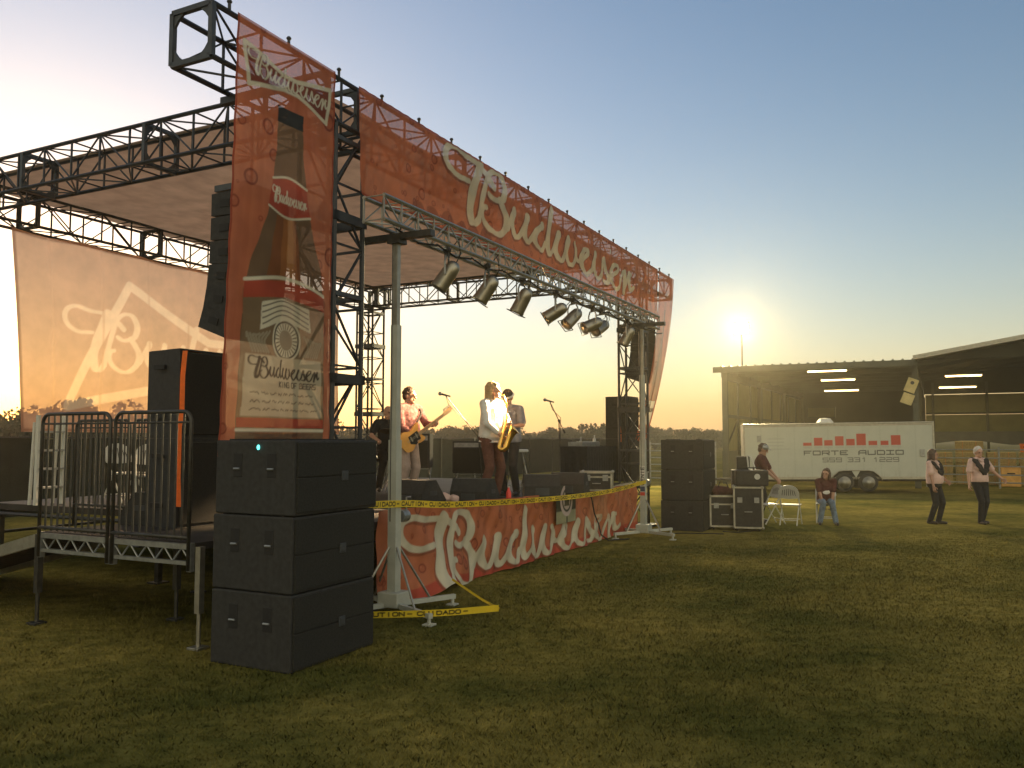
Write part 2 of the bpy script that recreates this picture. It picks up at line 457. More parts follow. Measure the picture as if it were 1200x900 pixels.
GLYPH = {
 'A': [[(0,0),(.5,1),(1,0)],[(.2,.4),(.8,.4)]], 'B': [[(0,0),(0,1),(.8,1),(.8,.55),(0,.55)],[(.8,.55),(.95,.45),(.95,0),(0,0)]],
 'C': [[(1,.85),(.8,1),(.2,1),(0,.8),(0,.2),(.2,0),(.8,0),(1,.15)]], 'D': [[(0,0),(0,1),(.7,1),(1,.75),(1,.25),(.7,0),(0,0)]],
 'E': [[(1,1),(0,1),(0,0),(1,0)],[(0,.5),(.8,.5)]], 'F': [[(1,1),(0,1),(0,0)],[(0,.5),(.8,.5)]],
 'G': [[(1,.85),(.8,1),(.2,1),(0,.8),(0,.2),(.2,0),(1,0),(1,.5),(.55,.5)]], 'I': [[(.5,0),(.5,1)]],
 'K': [[(0,0),(0,1)],[(1,1),(0,.45),(1,0)]], 'N': [[(0,0),(0,1),(1,0),(1,1)]],
 'O': [[(.2,0),(0,.2),(0,.8),(.2,1),(.8,1),(1,.8),(1,.2),(.8,0),(.2,0)]],
 'R': [[(0,0),(0,1),(.9,1),(.9,.5),(0,.5)],[(.4,.5),(1,0)]], 'S': [[(1,1),(0,1),(0,.5),(1,.5),(1,0),(0,0)]],
 'T': [[(0,1),(1,1)],[(.5,1),(.5,0)]], 'U': [[(0,1),(0,.15),(.2,0),(.8,0),(1,.15),(1,1)]],
 '1': [[(.3,.8),(.6,1),(.6,0)]], '2': [[(0,1),(1,1),(1,.5),(0,.5),(0,0),(1,0)]], '3': [[(0,1),(1,1),(1,0),(0,0)],[(.2,.5),(1,.5)]],
 '5': [[(1,1),(0,1),(0,.5),(1,.5),(1,0),(0,0)]], '9': [[(1,.5),(0,.5),(0,1),(1,1),(1,0),(0,0)]], '-': [[(.1,.5),(.9,.5)]],
}
TECH = dict(GLYPH)
TECH.update({'A': [[(0,0),(0,.75),(.2,1),(1,1),(1,0)],[(0,.42),(1,.42)]], 'O': [[(0,0),(0,1),(1,1),(1,0),(0,0)]],
             'D': [[(0,0),(0,1),(.85,1),(1,.85),(1,0),(0,0)]], 'U': [[(0,1),(0,0),(1,0),(1,1)]], 'I': [[(0,1),(1,1)],[(0,0),(1,0)],[(.5,0),(.5,1)]],
             'R': [[(0,0),(0,1),(1,1),(1,.45),(0,.45)],[(.55,.45),(1,0)]]})
def text(cv, s, x, y, w, h, gap, lw, col, font=GLYPH, a=1.):
    for ch in s:
        for st in font.get(ch, []):
            cv.line([(x + p[0]*w, y + p[1]*h) for p in st], lw, col, a, smooth=False)
        x += w + gap
    return x

# ================================================================== GROUND
def grass_nodes(m, blade):
    nt = m.node_tree; b = nt.nodes['Principled BSDF']; b.inputs['Roughness'].default_value = .8; b.inputs['Specular IOR Level'].default_value = .0
    g = nt.nodes.new('ShaderNodeNewGeometry')
    mp = nt.nodes.new('ShaderNodeMapping'); nt.links.new(g.outputs['Position'], mp.inputs['Vector']); mp.inputs['Scale'].default_value = (.8, 1, 1)
    def noise(sc, det=4, rough=.55):
        n = nt.nodes.new('ShaderNodeTexNoise'); n.inputs['Scale'].default_value = sc; n.inputs['Detail'].default_value = det; n.inputs['Roughness'].default_value = rough
        nt.links.new(mp.outputs[0], n.inputs['Vector']); return n.outputs['Fac']
    def ramp(f, a, ca, z, cz):
        r = nt.nodes.new('ShaderNodeValToRGB'); r.color_ramp.elements[0].position = a; r.color_ramp.elements[1].position = z
        r.color_ramp.elements[0].color = (*ca, 1); r.color_ramp.elements[1].color = (*cz, 1); nt.links.new(f, r.inputs[0]); return r.outputs[0]
    def mixc(f, a, b_, bt='MIX'):
        x = nt.nodes.new('ShaderNodeMix'); x.data_type = 'RGBA'; x.blend_type = bt
        if isinstance(f, float): x.inputs[0].default_value = f
        else: nt.links.new(f, x.inputs[0])
        nt.links.new(a, x.inputs[6]); nt.links.new(b_, x.inputs[7]); return x.outputs[2]
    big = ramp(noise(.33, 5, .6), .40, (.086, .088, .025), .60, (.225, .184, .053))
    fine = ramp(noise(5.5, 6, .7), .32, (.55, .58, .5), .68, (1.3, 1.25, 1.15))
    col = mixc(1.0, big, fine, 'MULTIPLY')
    if blade:
        rp = ramp(g.outputs['Random Per Island'], 0., (.82, .86, .78), 1., (1.3, 1.24, 1.1))
        col = mixc(1.0, col, rp, 'MULTIPLY')
        b.inputs['Specular IOR Level'].default_value = 0.
        vm = nt.nodes.new('ShaderNodeVectorMath'); vm.operation = 'MULTIPLY_ADD'
        nt.links.new(g.outputs['Normal'], vm.inputs[0]); vm.inputs[1].default_value = (.35, .35, .35); vm.inputs[2].default_value = (0, 0, .8)
        vn = nt.nodes.new('ShaderNodeVectorMath'); vn.operation = 'NORMALIZE'; nt.links.new(vm.outputs[0], vn.inputs[0])
        nt.links.new(vn.outputs[0], b.inputs['Normal'])
    else:
        n = nt.nodes.new('ShaderNodeBump'); n.inputs['Strength'].default_value = .25; n.inputs['Distance'].default_value = .05
        nt.links.new(noise(28, 6, .75), n.inputs['Height']); nt.links.new(n.outputs[0], b.inputs['Normal'])
    nt.links.new(col, b.inputs['Base Color'])
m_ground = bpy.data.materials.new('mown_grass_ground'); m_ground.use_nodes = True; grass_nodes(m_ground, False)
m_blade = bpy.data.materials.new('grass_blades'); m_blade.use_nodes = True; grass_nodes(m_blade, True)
mb = MB()
xs = [-1500, -60, 60, 1500]; ys = [-300, -5, 90, 2400]
mb.add([(x, y, 0) for y in ys for x in xs], [(j*4+i, j*4+i+1, j*4+i+5, j*4+i+4) for j in range(3) for i in range(3)])
tag(mb.build('ground', m_ground), None, None, kind='structure')

def grass():
    n = 430000
    y = 3.2 + 16 * rng.random(n) ** 1.7
    x = (rng.random(n) * 2 - 1) * (y * .72 + 3.6)
    clump = rng.random(n) < .6
    h = (.012 + .022 * rng.random(n)) * (1 + .25 * np.sin(x * 1.7 + np.cos(y * 1.3) * 2))
    h *= np.where(rng.random(n) < .03, 1.7, 1) * np.clip((20 - y) / 9, .12, 1)
    wd = .0022 + .0005 * y
    th = rng.random(n) * 2 * np.pi; ln = (.3 + rng.random(n) * 1.3) * h; la = rng.random(n) * 2 * np.pi
    dx, dy = np.cos(th) * wd, np.sin(th) * wd
    v = np.empty((n, 3, 3), 'f')
    v[:, 0] = np.stack([x - dx, y - dy, np.zeros(n) - .002], -1)
    v[:, 1] = np.stack([x + dx, y + dy, np.zeros(n) - .002], -1)
    v[:, 2] = np.stack([x + np.cos(la) * ln, y + np.sin(la) * ln, h], -1)
    me = bpy.data.meshes.new('grass')
    me.vertices.add(n * 3); me.vertices.foreach_set('co', v.ravel())
    me.loops.add(n * 3); me.loops.foreach_set('vertex_index', np.arange(n * 3, dtype='i'))
    me.polygons.add(n); me.polygons.foreach_set('loop_start', np.arange(0, n * 3, 3, dtype='i'))
    me.update(calc_edges=True); me.materials.append(m_blade)
    o = bpy.data.objects.new('grass', me); COL.objects.link(o)
    tag(o, 'short mown olive green grass covering the field', 'grass', kind='stuff')
grass()

# ================================================================== STAGE FRAME
def V3(*a): return Vector(a)
def cross_frame(mb, o, a, b, w, t=.05, g=.13):                 # square end frame with corner gussets in the plane a, b
    a = Vector(a); b = Vector(b); n = a.cross(b).normalized()
    c = [o, o + a * w, o + a * w + b * w, o + b * w]
    for i in range(4):
        mb.tube(c[i], c[(i + 1) % 4], t * .62, n=4)
    for i in range(4):
        p = c[i]; e1 = (c[(i + 1) % 4] - p).normalized(); e2 = (c[i - 1] - p).normalized()
        fr = Matrix.Identity(4)
        for k, ax in enumerate((e1, e2, n)): fr.col[k][:3] = ax
        fr.col[3][:3] = p - n * .012
        mb.prism([(.0, .0), (g * 1.25, 0), (g * .55, g * .55), (0, g * 1.25)], fr, .024)
def truss(name, parent, base, A, B, side, up, w, m, bay=.6, rc=.026, rl=.012, frames=(), mp=None):
    A, B, side, up = Vector(A), Vector(B), Vector(side), Vector(up)
    L = (B - A).length; d = (B - A).normalized(); n = max(2, round(L / bay)); st = L / n
    mb = MB(base)
    cs = [Vector((0, 0, 0)), side * w, side * w + up * w, up * w]
    for c in cs: mb.tube(A + c, B + c, rc, n=6)
    for f in range(4):
        p, q = cs[f], cs[(f + 1) % 4]
        for i in range(n + 1):
            mb.tube(A + p + d * st * i, A + q + d * st * i, rl * (1.25 if f in (1, 3) else 1), n=4)
        for i in range(n):
            a, b = (p, q) if (i + f) % 2 else (q, p)
            mb.tube(A + a + d * st * i, A + b + d * st * (i + 1), rl, n=4)
    o = mb.build(name, m, parent)
    for t in frames:
        pf = MB(base); cross_frame(pf, A + d * t, side, up, w, t=.055, g=.14)
        pf.build('gusset_frame', mp or M['plate'], o)
    return o
ZT, TW = 5.315, .49
fr, fb = sthing('stage_roof_frame', 'black steel box truss stage frame standing on four lattice towers', 'stage frame', -1.18, .17)
truss('truss_beam', fr, fb, (-3.14, -.07, ZT), (11.48, -.07, ZT), (0, 1, 0), (0, 0, 1), TW, M['steel'], .62, frames=(0, 1.6, 2.1, 4.5, 6.9, 9.3, 12.0, 12.55, 14.6))
truss('truss_beam', fr, fb, (-1.40, .40, ZT), (-1.40, 7.05, ZT), (1, 0, 0), (0, 0, 1), TW, M['steel'], .56, frames=(.05, 2.5, 4.9, 6.5))
truss('truss_beam', fr, fb, (9.0, .40, ZT), (9.0, 7.05, ZT), (1, 0, 0), (0, 0, 1), TW, M['steel'], .56, frames=(.05, 2.2, 4.4, 6.5))
truss('truss_beam', fr, fb, (-3.6, 7.05, ZT), (9.47, 7.05, ZT), (0, 1, 0), (0, 0, 1), TW, M['steel'], .6, frames=(0, 2.3, 3.6, 6.0, 8.4, 10.8, 12.7, 13.15))
for s_, u_ in ((-1.40, -.07), (9.0, -.07), (-1.40, 7.05), (9.0, 7.05)):
    t = truss('tower', fr, fb, (s_, u_, .06), (s_, u_, ZT), (1, 0, 0), (0, 1, 0), TW, M['steel'], .62, rc=.03, rl=.015, frames=(1.6, 3.4, 5.1))
    for zz in (.9, 2.55, 4.3):                                 # sleeve block bracing ring
        k = MB(fb)
        for e in ((0, 0, 1, 0), (1, 0, 1, 1), (1, 1, 0, 1), (0, 1, 0, 0)):
            p = Vector((s_ + e[0] * TW, u_ + e[1] * TW, zz)); q = Vector((s_ + e[2] * TW, u_ + e[3] * TW, zz))
            c = (p + q) / 2; dd = (abs(q.x - p.x) + .07, abs(q.y - p.y) + .07, .10)
            k.box(c, dd)
        k.build('bracing_ring', M['steel'], t)
    MB(fb).bbox((s_ + TW / 2, u_ + TW / 2, .03), (.8, .8, .06), .01).build('base_plate', M['plate'], t)
pin = MB(fb)
for i in range(19):
    p = Vector((-2.95 + i * .79, -.07, ZT + TW))
    pin.tube(p + V3(0, -.01, .02), p + V3(0, -.01, .085), .016, n=6).ell(p + V3(0, -.01, .095), (.026, .026, .022), n=8)
pin.build('banner_clamp', M['steel'], fr)
# fly bars for the hanging speakers are part of the frame
for s_ in (-2.42, 10.35):
    MB(fb).box((s_, .20, ZT - .05), (.07, .66, .07)).build('fly_bar', M['steel'], fr)

# tarp on the roof
cv = Canvas(10.25, 7.15, .12, (.60, .365, .235), 1.)
for k in range(1, 4): cv.line([(0, k * 1.8), (10.25, k * 1.8)], .04, (.50, .30, .195), 1., smooth=False)
m_tarp = printed('roof_tarp_cloth', .62, .85, see=False)
rb, rbb = sthing('roof_tarp', 'beige pink fabric roof stretched over the stage trusses', 'tarp', 4.3, 3.6, 5.8)
def f_(X, Y):
    z = 5.84 - .10 * np.sin(np.pi * np.clip(X / 10.25, 0, 1)) * np.sin(np.pi * np.clip(Y / 7.15, 0, 1)) + .012 * np.sin(X * 3 + Y)
    return X - .93, Y + .36, z
cloth('tarp_sheet', cv, f_, m_tarp, rb, rbb)
for a, b in (((-.93, .35, 5.83), (-.93, 7.5, 5.83)), ((9.30, .35, 5.83), (9.30, 7.5, 5.83))):
    MB(rbb).tube(a, b, .022, n=6).build('edge_hem', M['tarp'], rb)

# ================================================================== PRINTED BANNERS
m_ban = printed('printed_mesh_vinyl', .50)
RED, DRED, CREAM = (.60, .185, .085), (.42, .09, .045), (.74, .68, .50)
def drops(cv, n, rmin, rmax, seed):
    q = random.Random(seed)
    for _ in range(n):
        x, y, r = q.random() * cv.w, q.random() * cv.h, rmin + (rmax - rmin) * q.random() ** 2
        cv.disc(x, y, r, (.33, .06, .03), .85, .35); cv.disc(x, y, r, (.22, .045, .025), .88, .8, ring=r * .28)
        cv.disc(x - r * .25, y + r * .3, r * .25, (.62, .2, .11), .85, .7)
# tall bottle banner --------------------------------------------------
def bottle_canvas():
    w, h = 1.40, 4.05
    cv = Canvas(w, h, .0095, RED, .82)
    for k in range(40):                                        # soft streaks of print
        x = random.random() * w; cv.line([(x, 0), (x + .1, h)], .05, DRED, .80, smooth=False, op=.10)
    drops(cv, 55, .015, .10, 3)
    cx = .72
    prof = [(3.22, .165), (2.9, .19), (2.66, .225), (2.34, .285), (2.1, .37), (1.85, .465), (1.6, .525), (1.4, .54), (.5, .545), (0, .545)]
    L = [(cx - r, y) for y, r in prof]; Rr = [(cx + r, y) for y, r in prof[::-1]]
    Ls = catmull(L, 8).tolist(); Rs = catmull(Rr, 8).tolist()
    cv.poly(Ls + Rs, (.19, .115, .062), .85)
    for k, (dx, wd, c, op) in enumerate(((-.06, .30, (.30, .095, .028), .75), (.02, .16, (.50, .19, .05), .55), (.05, .07, (.62, .30, .09), .4))):
        cv.poly([(cx + dx - wd, .0), (cx + dx - wd * .9, 1.5), (cx + dx * .5 - wd * .45, 2.3), (cx + dx * .5 + wd * .45, 2.3), (cx + dx + wd * .9, 1.5), (cx + dx + wd, 0)], c, .82, op)
    cv.poly([(cx - .175, 3.22), (cx - .18, 3.38), (cx + .18, 3.38), (cx + .175, 3.22)], (.035, .037, .036), .9)
    # neck label
    cv.poly([(cx - .285, 2.36), (cx - .235, 2.64), (cx, 2.70), (cx + .235, 2.64), (cx + .285, 2.36), (cx, 2.30)], (.44, .075, .04), .9)
    cv.line([(cx - .235, 2.64), (cx, 2.70), (cx + .235, 2.64)], .022, CREAM, .95)
    cv.line([(cx - .285, 2.36), (cx, 2.30), (cx + .285, 2.36)], .022, CREAM, .95)
    word(cv, cx - .235, 2.43, .061, .17, CREAM, .10)
    # body label
    lw = .535
    cv.poly([(cx - lw, .26), (cx - lw, 1.58), (cx, 1.66), (cx + lw, 1.58), (cx + lw, .26)], (.24, .16, .085), .85)
    cv.poly([(cx - lw, 1.44), (cx - lw, 1.60), (cx, 1.68), (cx + lw, 1.60), (cx + lw, 1.44), (cx, 1.52)], (.47, .08, .04), .88)
    cv.line([(cx - lw, 1.61), (cx, 1.70), (cx + lw, 1.61)], .035, CREAM, .95)
    cv.poly([(cx - .36, 1.16), (cx - .34, 1.43), (cx - .05, 1.50), (cx + .30, 1.44), (cx + .32, 1.20), (cx - .02, 1.30)], CREAM, .93)
    for k in range(4): cv.line([(cx - .33, 1.22 + k * .055), (cx - .03, 1.34 + k * .045), (cx + .29, 1.24 + k * .05)], .012, (.12, .09, .06), .9)
    for r, c in ((.205, CREAM), (.185, (.10, .075, .05)), (.165, CREAM), (.10, (.33, .27, .18))): cv.disc(cx - .0, 1.10, r, c, .93)
    for k in range(24): cv.line([(cx + .11 * math.cos(k * .2618), 1.10 + .11 * math.sin(k * .2618)), (cx + .155 * math.cos(k * .2618), 1.10 + .155 * math.sin(k * .2618))], .012, (.14, .10, .06), .93, smooth=False)
    for sg in (-1, 1):
        for k in range(7): cv.line([(cx + sg * (.24 + .03 * k), .96), (cx + sg * (.30 + .03 * k), 1.06 + .01 * k), (cx + sg * (.24 + .04 * k), 1.16 - .012 * k)], .02, (.36, .31, .21), .92)
    cv.poly([(cx - .50, .36), (cx - .49, .93), (cx + .49, .93), (cx + .50, .36)], (.58, .50, .34), .86)
    word(cv, cx - .46, .73, .118, .22, (.07, .05, .035), .115)
    text(cv, 'KING', cx - .09, .645, .030, .05, .012, .011, (.08, .055, .04)); text(cv, 'OF', cx + .10, .645, .030, .05, .012, .011, (.08, .055, .04)); text(cv, 'BEERS', cx + .21, .645, .030, .05, .012, .011, (.08, .055, .04))
    q = random.Random(5)
    for yy in (.565, .49, .415):                               # small unreadable script lines
        x = cx - .42
        while x < cx + .38:
            l = .04 + .07 * q.random()
            cv.line([(x + l * t, yy + .022 * q.random()) for t in np.linspace(0, 1, 6)], .010, (.15, .115, .075), .93); x += l + .03
    cv.poly([(cx - lw, .26), (cx - lw, .345), (cx + lw, .345), (cx + lw, .26)], (.45, .075, .04), .88)
    cv.line([(cx - lw, .235), (cx + lw, .235)], .03, CREAM, .95, smooth=False)
    for k in range(30): cv.line([(cx - .4 + .8 * q.random(), .2 * q.random())] * 2 + [(cx - .4 + .8 * q.random(), .2)], .03, (.10, .05, .03), .85, op=.35)
    # bow tie at the top
    bt = [(.09, 3.82), (.15, 3.44), (.62, 3.56), (.80, 3.56), (1.27, 3.44), (1.33, 3.82), (.80, 3.70), (.62, 3.70)]
    cv.poly(bt, (.25, .060, .035), .92)
    cv.line(bt + [bt[0]], .045, CREAM, .96, smooth=False)
    word(cv, .14, 3.575, .148, .26, CREAM, .10, (.14, .05, .03))
    for x in (.012, w - .012): cv.line([(x, 0), (x, h)], .022, (.33, .06, .03), 1., smooth=False)
    return cv
cvb = bottle_canvas()
bn, bb = sthing('bottle_banner', 'tall red banner printed with a brown beer bottle beside the black speaker stack', 'banner', -2.0, -.05, 1.75)
def f_(X, Y):
    t = 1 - Y / 4.05
    return -2.92 + X + t * t * (-.02 - .10 * (1 - X / 1.4)), -.155 + .005 * np.sin(Y * 17 + X * 9) + .02 * np.sin(X * 9 + Y * .7) * (.3 + t) - .05 * t * np.sin(X * 2.2), 5.80 - (4.05 - Y) + 0 * X
cloth('banner_sheet', cvb, f_, m_ban, bn, bb)
# the same print on the far banner, blown in at its foot
cvf = Canvas(1.25, 3.95, .02, (.60, .17, .085), .78)
drops(cvf, 40, .02, .09, 6)
cvf.poly([(.3, 0), (.3, 1.5), (.5, 2.4), (.55, 3.1), (.7, 3.1), (.75, 2.4), (.95, 1.5), (.95, 0)], (.30, .10, .05), .78)
cvf.poly([(.32, .4), (.32, .95), (.93, .95), (.93, .4)], CREAM, .75)
word(cvf, .34, .7, .075, .18, (.07, .05, .035), .17)
bn, bb = sthing('side_banner', 'narrow faded banner blown inward at the far end of the stage', 'banner', 10.9, -.05, 1.9)
def f_(X, Y):
    t = np.clip(1 - Y / 3.95, 0, 1)
    return 10.18 + X * (1 - .45 * t ** 1.2) - .15 * t * t, -.155 + .05 * np.sin(X * 11) * t + .55 * t * t, 5.80 - (3.95 - Y) + 0 * X
cloth('banner_sheet', cvf, f_, m_ban, bn, bb)
# long fascia banner ---------------------------------------------------
cv = Canvas(11.2, 1.20, .0115, RED, .84); drops(cv, 220, .015, .075, 8)
for k in range(7): cv.disc(1.2 + .35 * k, .05 + .03 * (k % 3), .16, (.20, .05, .03), .9, .6)
word(cv, 1.84, .33, .985, 1.0, CREAM, .165, (.17, .055, .03))
for y in (.012, 1.188): cv.line([(0, y), (11.2, y)], .024, (.34, .06, .03), 1., smooth=False)
cv.disc(8.05, .98, .05, (.75, .72, .66), 1.)
bn, bb = sthing('fascia_banner', 'long red lettered banner along the top front of the stage roof', 'banner', 4.6, -.05, 4.6)
def f_(X, Y):
    t = 1 - Y / 1.2
    return X - 1.12, -.16 + .005 * np.sin(X * 21 + Y * 8) * (.4 + t) + .003 * np.sin(X * 37 - Y * 15) + .018 * np.sin(X * 5.1) * t + .012 * np.sin(X * 13 + Y * 2) * t - .05 * np.exp(-X * 3) * t, 5.80 - (1.2 - Y) * (1 + .012 * np.sin(X * 4)) + 0 * X
cloth('banner_sheet', cv, f_, m_ban, bn, bb)
# skirt banner ---------------------------------------------------------
m_skirt = printed('printed_skirt_vinyl', .12, .6)
cv = Canvas(9.2, 1.06, .0115, (.46, .145, .065), 1.); drops(cv, 130, .02, .09, 12)
cv.poly([(0, 0), (0, .13), (9.2, .20), (9.2, 0)], (.42, .05, .03), 1., .8)
word(cv, .47, .07, .985, 1.02, (.62, .57, .42), .165, (.20, .06, .03))
cv.poly([(6.4, .45), (6.6, 1.0), (7.5, .98), (7.6, .40)], (.50, .24, .11), 1., .45)
bn, bb = sthing('skirt_banner', 'orange red lettered banner wrapped along the foot of the stage front', 'banner', 4, -.06, .03)
def f_(X, Y):
    t = Y / 1.06
    sag = .05 * np.sin(X * .8) + .02 * np.sin(X * 3.1 + 1)
    fold = np.exp(-((X - 1.3) / .6) ** 2) * (1 - t) ** 2
    s = X - .58
    u = -.06 - .05 * np.sin(X * 2.3) * (1 - t) * .6 + .02 * np.sin(X * 9 + Y * 4) + .008 * np.sin(X * 23 - Y * 13) + .012 * np.sin(X * 5 + Y * 11) - .22 * fold - .05 * (1 - t)
    z = .02 + Y * (1.0 - .015 * X) + sag * t * .4 + .10 * fold * np.sin((X - .9) * 4)
    return s, u, np.maximum(z, .012)
cloth('banner_sheet', cv, f_, m_skirt, bn, bb)
# small emblem poster hung on the skirt
cv = Canvas(.85, .62, .012, (.05, .055, .035), 1.)
cv.poly([(0, 0), (0, .2), (.85, .2), (.85, 0)], (.34, .33, .20), 1.)
cv.line([(.42, 0), (.42, .2)], .05, (.05, .05, .03), 1., smooth=False)
for r, c in ((.27, (.55, .45, .42)), (.20, (.06, .06, .045)), (.16, (.5, .42, .38)), (.10, (.08, .07, .05))): cv.disc(.42, .38, r, c, 1.)
cv.poly([(.30, .28), (.54, .28), (.50, .36), (.34, .36)], (.1, .09, .06), 1.)
bn, bb = sthing('emblem_poster', 'small dark poster with a pale round emblem pinned on the orange stage skirt', 'poster', 4.6, -.15, .4)
cloth('poster_sheet', cv, lambda X, Y: (X + 4.30, -.135 - .015 * np.sin(X * 4), Y + .50 + 0 * X), m_skirt, bn, bb)
# black cable over the skirt
k = MB(bb := Vector((5.9, -.2, .02)))
k.path([(5.78, .10, 1.0), (5.80, -.12, .98), (5.83, -.17, .8), (5.95, -.17, .55), (6.15, -.17, .35), (6.2, -.2, .15), (6.42, -.26, .03), (6.9, -.5, .02)], .014, 6)
o = k.build('cable', M['rubber']); o.location = W(*bb); o.rotation_euler[2] = SROT
tag(o, 'black cable hanging over the orange stage skirt to the grass', 'cable')
# backdrop ------------------------------------------------------------
m_back = printed('backdrop_cloth', .80, .8)
BG, BGC = (.66, .38, .24), (.86, .66, .46)
cv = Canvas(8.07, 3.2, .02, BG, .90)
bt = [(x + .04, y) for x, y in [(.90, .43), (2.10, 2.62), (4.0, 1.78), (4.5, 1.78), (6.2, 2.62), (7.4, .43), (4.5, 1.05), (4.0, 1.05)]]
cv.line(bt + [bt[0]], .16, BGC, .86, smooth=False)
word(cv, .92, 1.14, .82, 1.15, BGC, .115, a=.86)
for y in (.03, 3.17): cv.line([(0, y), (8.07, y)], .05, (.40, .2, .12), .95, smooth=False)
for x in (.03, 8.04): cv.line([(x, 0), (x, 3.2)], .06, (.40, .2, .12), .95, smooth=False)
for k in range(9): cv.line([(.6 + k * .95 + .1 * random.random(), 0), (.7 + k * .95, 1.6), (.6 + k * .95 + .15 * random.random(), 3.2)], .05, (.52, .25, .14), .88, op=.5)
bn, bb = sthing('backdrop_banner', 'wide glowing peach backdrop cloth with bow tie print at the rear of the stage', 'banner', 4, 7.1, 2)
def f_(X, Y):
    t = 1 - Y / 3.2
    return X - .42 + .28 * t * np.exp(-X * 1.2), 7.06 - .03 * np.sin(X * 2.7 + Y) - .05 * np.sin(X * .9) * t, 5.22 - .035 * np.abs(np.sin(X * 2.6)) * (1 - t) ** 6 - (3.2 - Y) + 0 * X
cloth('banner_sheet', cv, f_, m_back, bn, bb)

# ================================================================== STAGE DECKS
dk, db = sthing('stage_deck', 'black raised plywood stage deck behind the orange skirt', 'stage', 4.3, 3.5)
mb = MB(db)
for i in range(8):
    for j in range(3):
        mb.bbox((-.6 + 9.9 * (i + .5) / 8, .06 + 6.95 * (j + .5) / 3, .905), (9.9 / 8 - .006, 6.95 / 3 - .006, .09), .004)
mb.build('deck_panel', M['deck'], dk)
for s_ in (-.5, 2, 4.5, 7, 9.2):
    for u_ in (.35, 3.5, 6.9):
        MB(db).box((s_, u_, .43), (.07, .07, .86)).bbox((s_, u_, .012), (.2, .2, .024), .004).build('leg', M['darktube'], dk)
mb = MB(db)
for u_ in (7.0,): mb.tube((-.6, u_, .80), (9.3, u_, .80), .03).tube((-.6, u_, .5), (9.3, u_, .5), .025)
for s_ in (-.6, 9.3): mb.tube((s_, .3, .80), (s_, 7, .80), .03)
mb.build('edge_beam', M['darktube'], dk)

wg, wb = sthing('wing_deck', 'side platform of the stage with zigzag edge beam and slim silver legs', 'stage', -1.7, 1.45)
mb = MB(wb)
for j in range(2): mb.bbox((-1.70, .36 + 2.2 * (j + .5) / 2, .915), (2.16, 2.2 / 2 - .006, .07), .004)
mb.build('deck_panel', M['deck'], wg)
for j in range(2):
    u0, u1 = .40 + j * 1.10, 1.44 + j * 1.10
    mb = MB(wb)
    mb.box((-2.80, (u0 + u1) / 2, .915), (.045, u1 - u0, .05)).box((-2.80, (u0 + u1) / 2, .765), (.045, u1 - u0, .035))
    n = 9
    for i in range(n):
        a, b = u0 + (u1 - u0) * i / n, u0 + (u1 - u0) * (i + 1) / n
        mb.tube((-2.80, a, .90 if i % 2 else .775), (-2.80, b, .775 if i % 2 else .90), .009, n=5)
    for u_ in (u0, u1): mb.box((-2.80, u_, .82), (.05, .05, .26))
    mb.build('edge_beam', M['galv'], wg)
for s_, u_ in ((-2.78, .30), (-2.78, 2.6), (-.75, .45), (-.75, 2.5), (-2.0, 1.47)):
    MB(wb).box((s_, u_, .62), (.06, .06, .60)).tube((s_, u_, .02), (s_, u_, .40), .021, n=8).bbox((s_, u_, .012), (.14, .14, .024), .004).build('leg', M['alu'] if u_ < .4 else M['darktube'], wg)

# guard rails: two on the wing edge, two further back
def guard_rail(s_, u0, u1, label):
    t, b = sthing('guard_rail', label, 'guard rail', s_, (u0 + u1) / 2, .95, 'barred guard rails on the stage edge')
    r = .10; z0, z1 = .97, 2.16
    P = [(s_, u0, .70), (s_, u0, z1 - r)] + [(s_, u0 + r - r * math.cos(a), z1 - r + r * math.sin(a)) for a in np.linspace(.3, 1.57, 5)]
    P += [(s_, u1 - r + r * math.sin(a), z1 - r + r * math.cos(a)) for a in np.linspace(0, 1.27, 5)] + [(s_, u1, z1 - r), (s_, u1, .70)]
    MB(b).path(P, .019, 8).tube((s_, u0, z0 + .03), (s_, u1, z0 + .03), .02, n=8).tube((s_, u0, z1 - .10), (s_, u1, z1 - .10), .012, n=6).build('frame', M['darktube'], t, True)
    n = 11
    for i in range(1, n):
        u_ = u0 + (u1 - u0) * i / n
        MB(b).tube((s_, u_, z0), (s_, u_, z1 - .01), .0105, n=6).build('bar', M['darktube'], t)
    return t
guard_rail(-2.83, .40, 1.43, 'grey barred guard rail on the platform edge nearest the speaker stack')
guard_rail(-2.83, 1.50, 2.54, 'grey barred guard rail on the platform edge beside the ramp')
guard_rail(-.66, 2.75, 3.85, 'dim guard rail further back on the stage, seen behind the rail by the speaker stack')
guard_rail(-.66, 3.92, 5.02, 'dim guard rail farthest back on the stage, seen behind the rail beside the ramp')

# ramp
rp, b = sthing('ramp', 'pale aluminium edged ramp sloping down from the side platform', 'ramp', -2.0, 4, 0)
for s_ in (-2.78, -1.2):
    mb = MB(b); fr4 = Matrix(((0, 0, 1, s_), (1, 0, 0, 0), (0, 1, 0, 0), (0, 0, 0, 1)))
    mb.prism([(2.62, .93), (2.62, .80), (5.9, .02), (5.9, .12)], fr4, .05); mb.build('side_beam', M['alu'], rp)
mb = MB(b)
for i in range(13):
    u_ = 2.68 + i * .25; z = .93 - (u_ - 2.62) * .247
    mb.box((-1.97, u_, z - .02), (1.52, .235, .025), Matrix.Rotation(-.242, 3, 'X'))
mb.build('tread', M['deck'], rp)

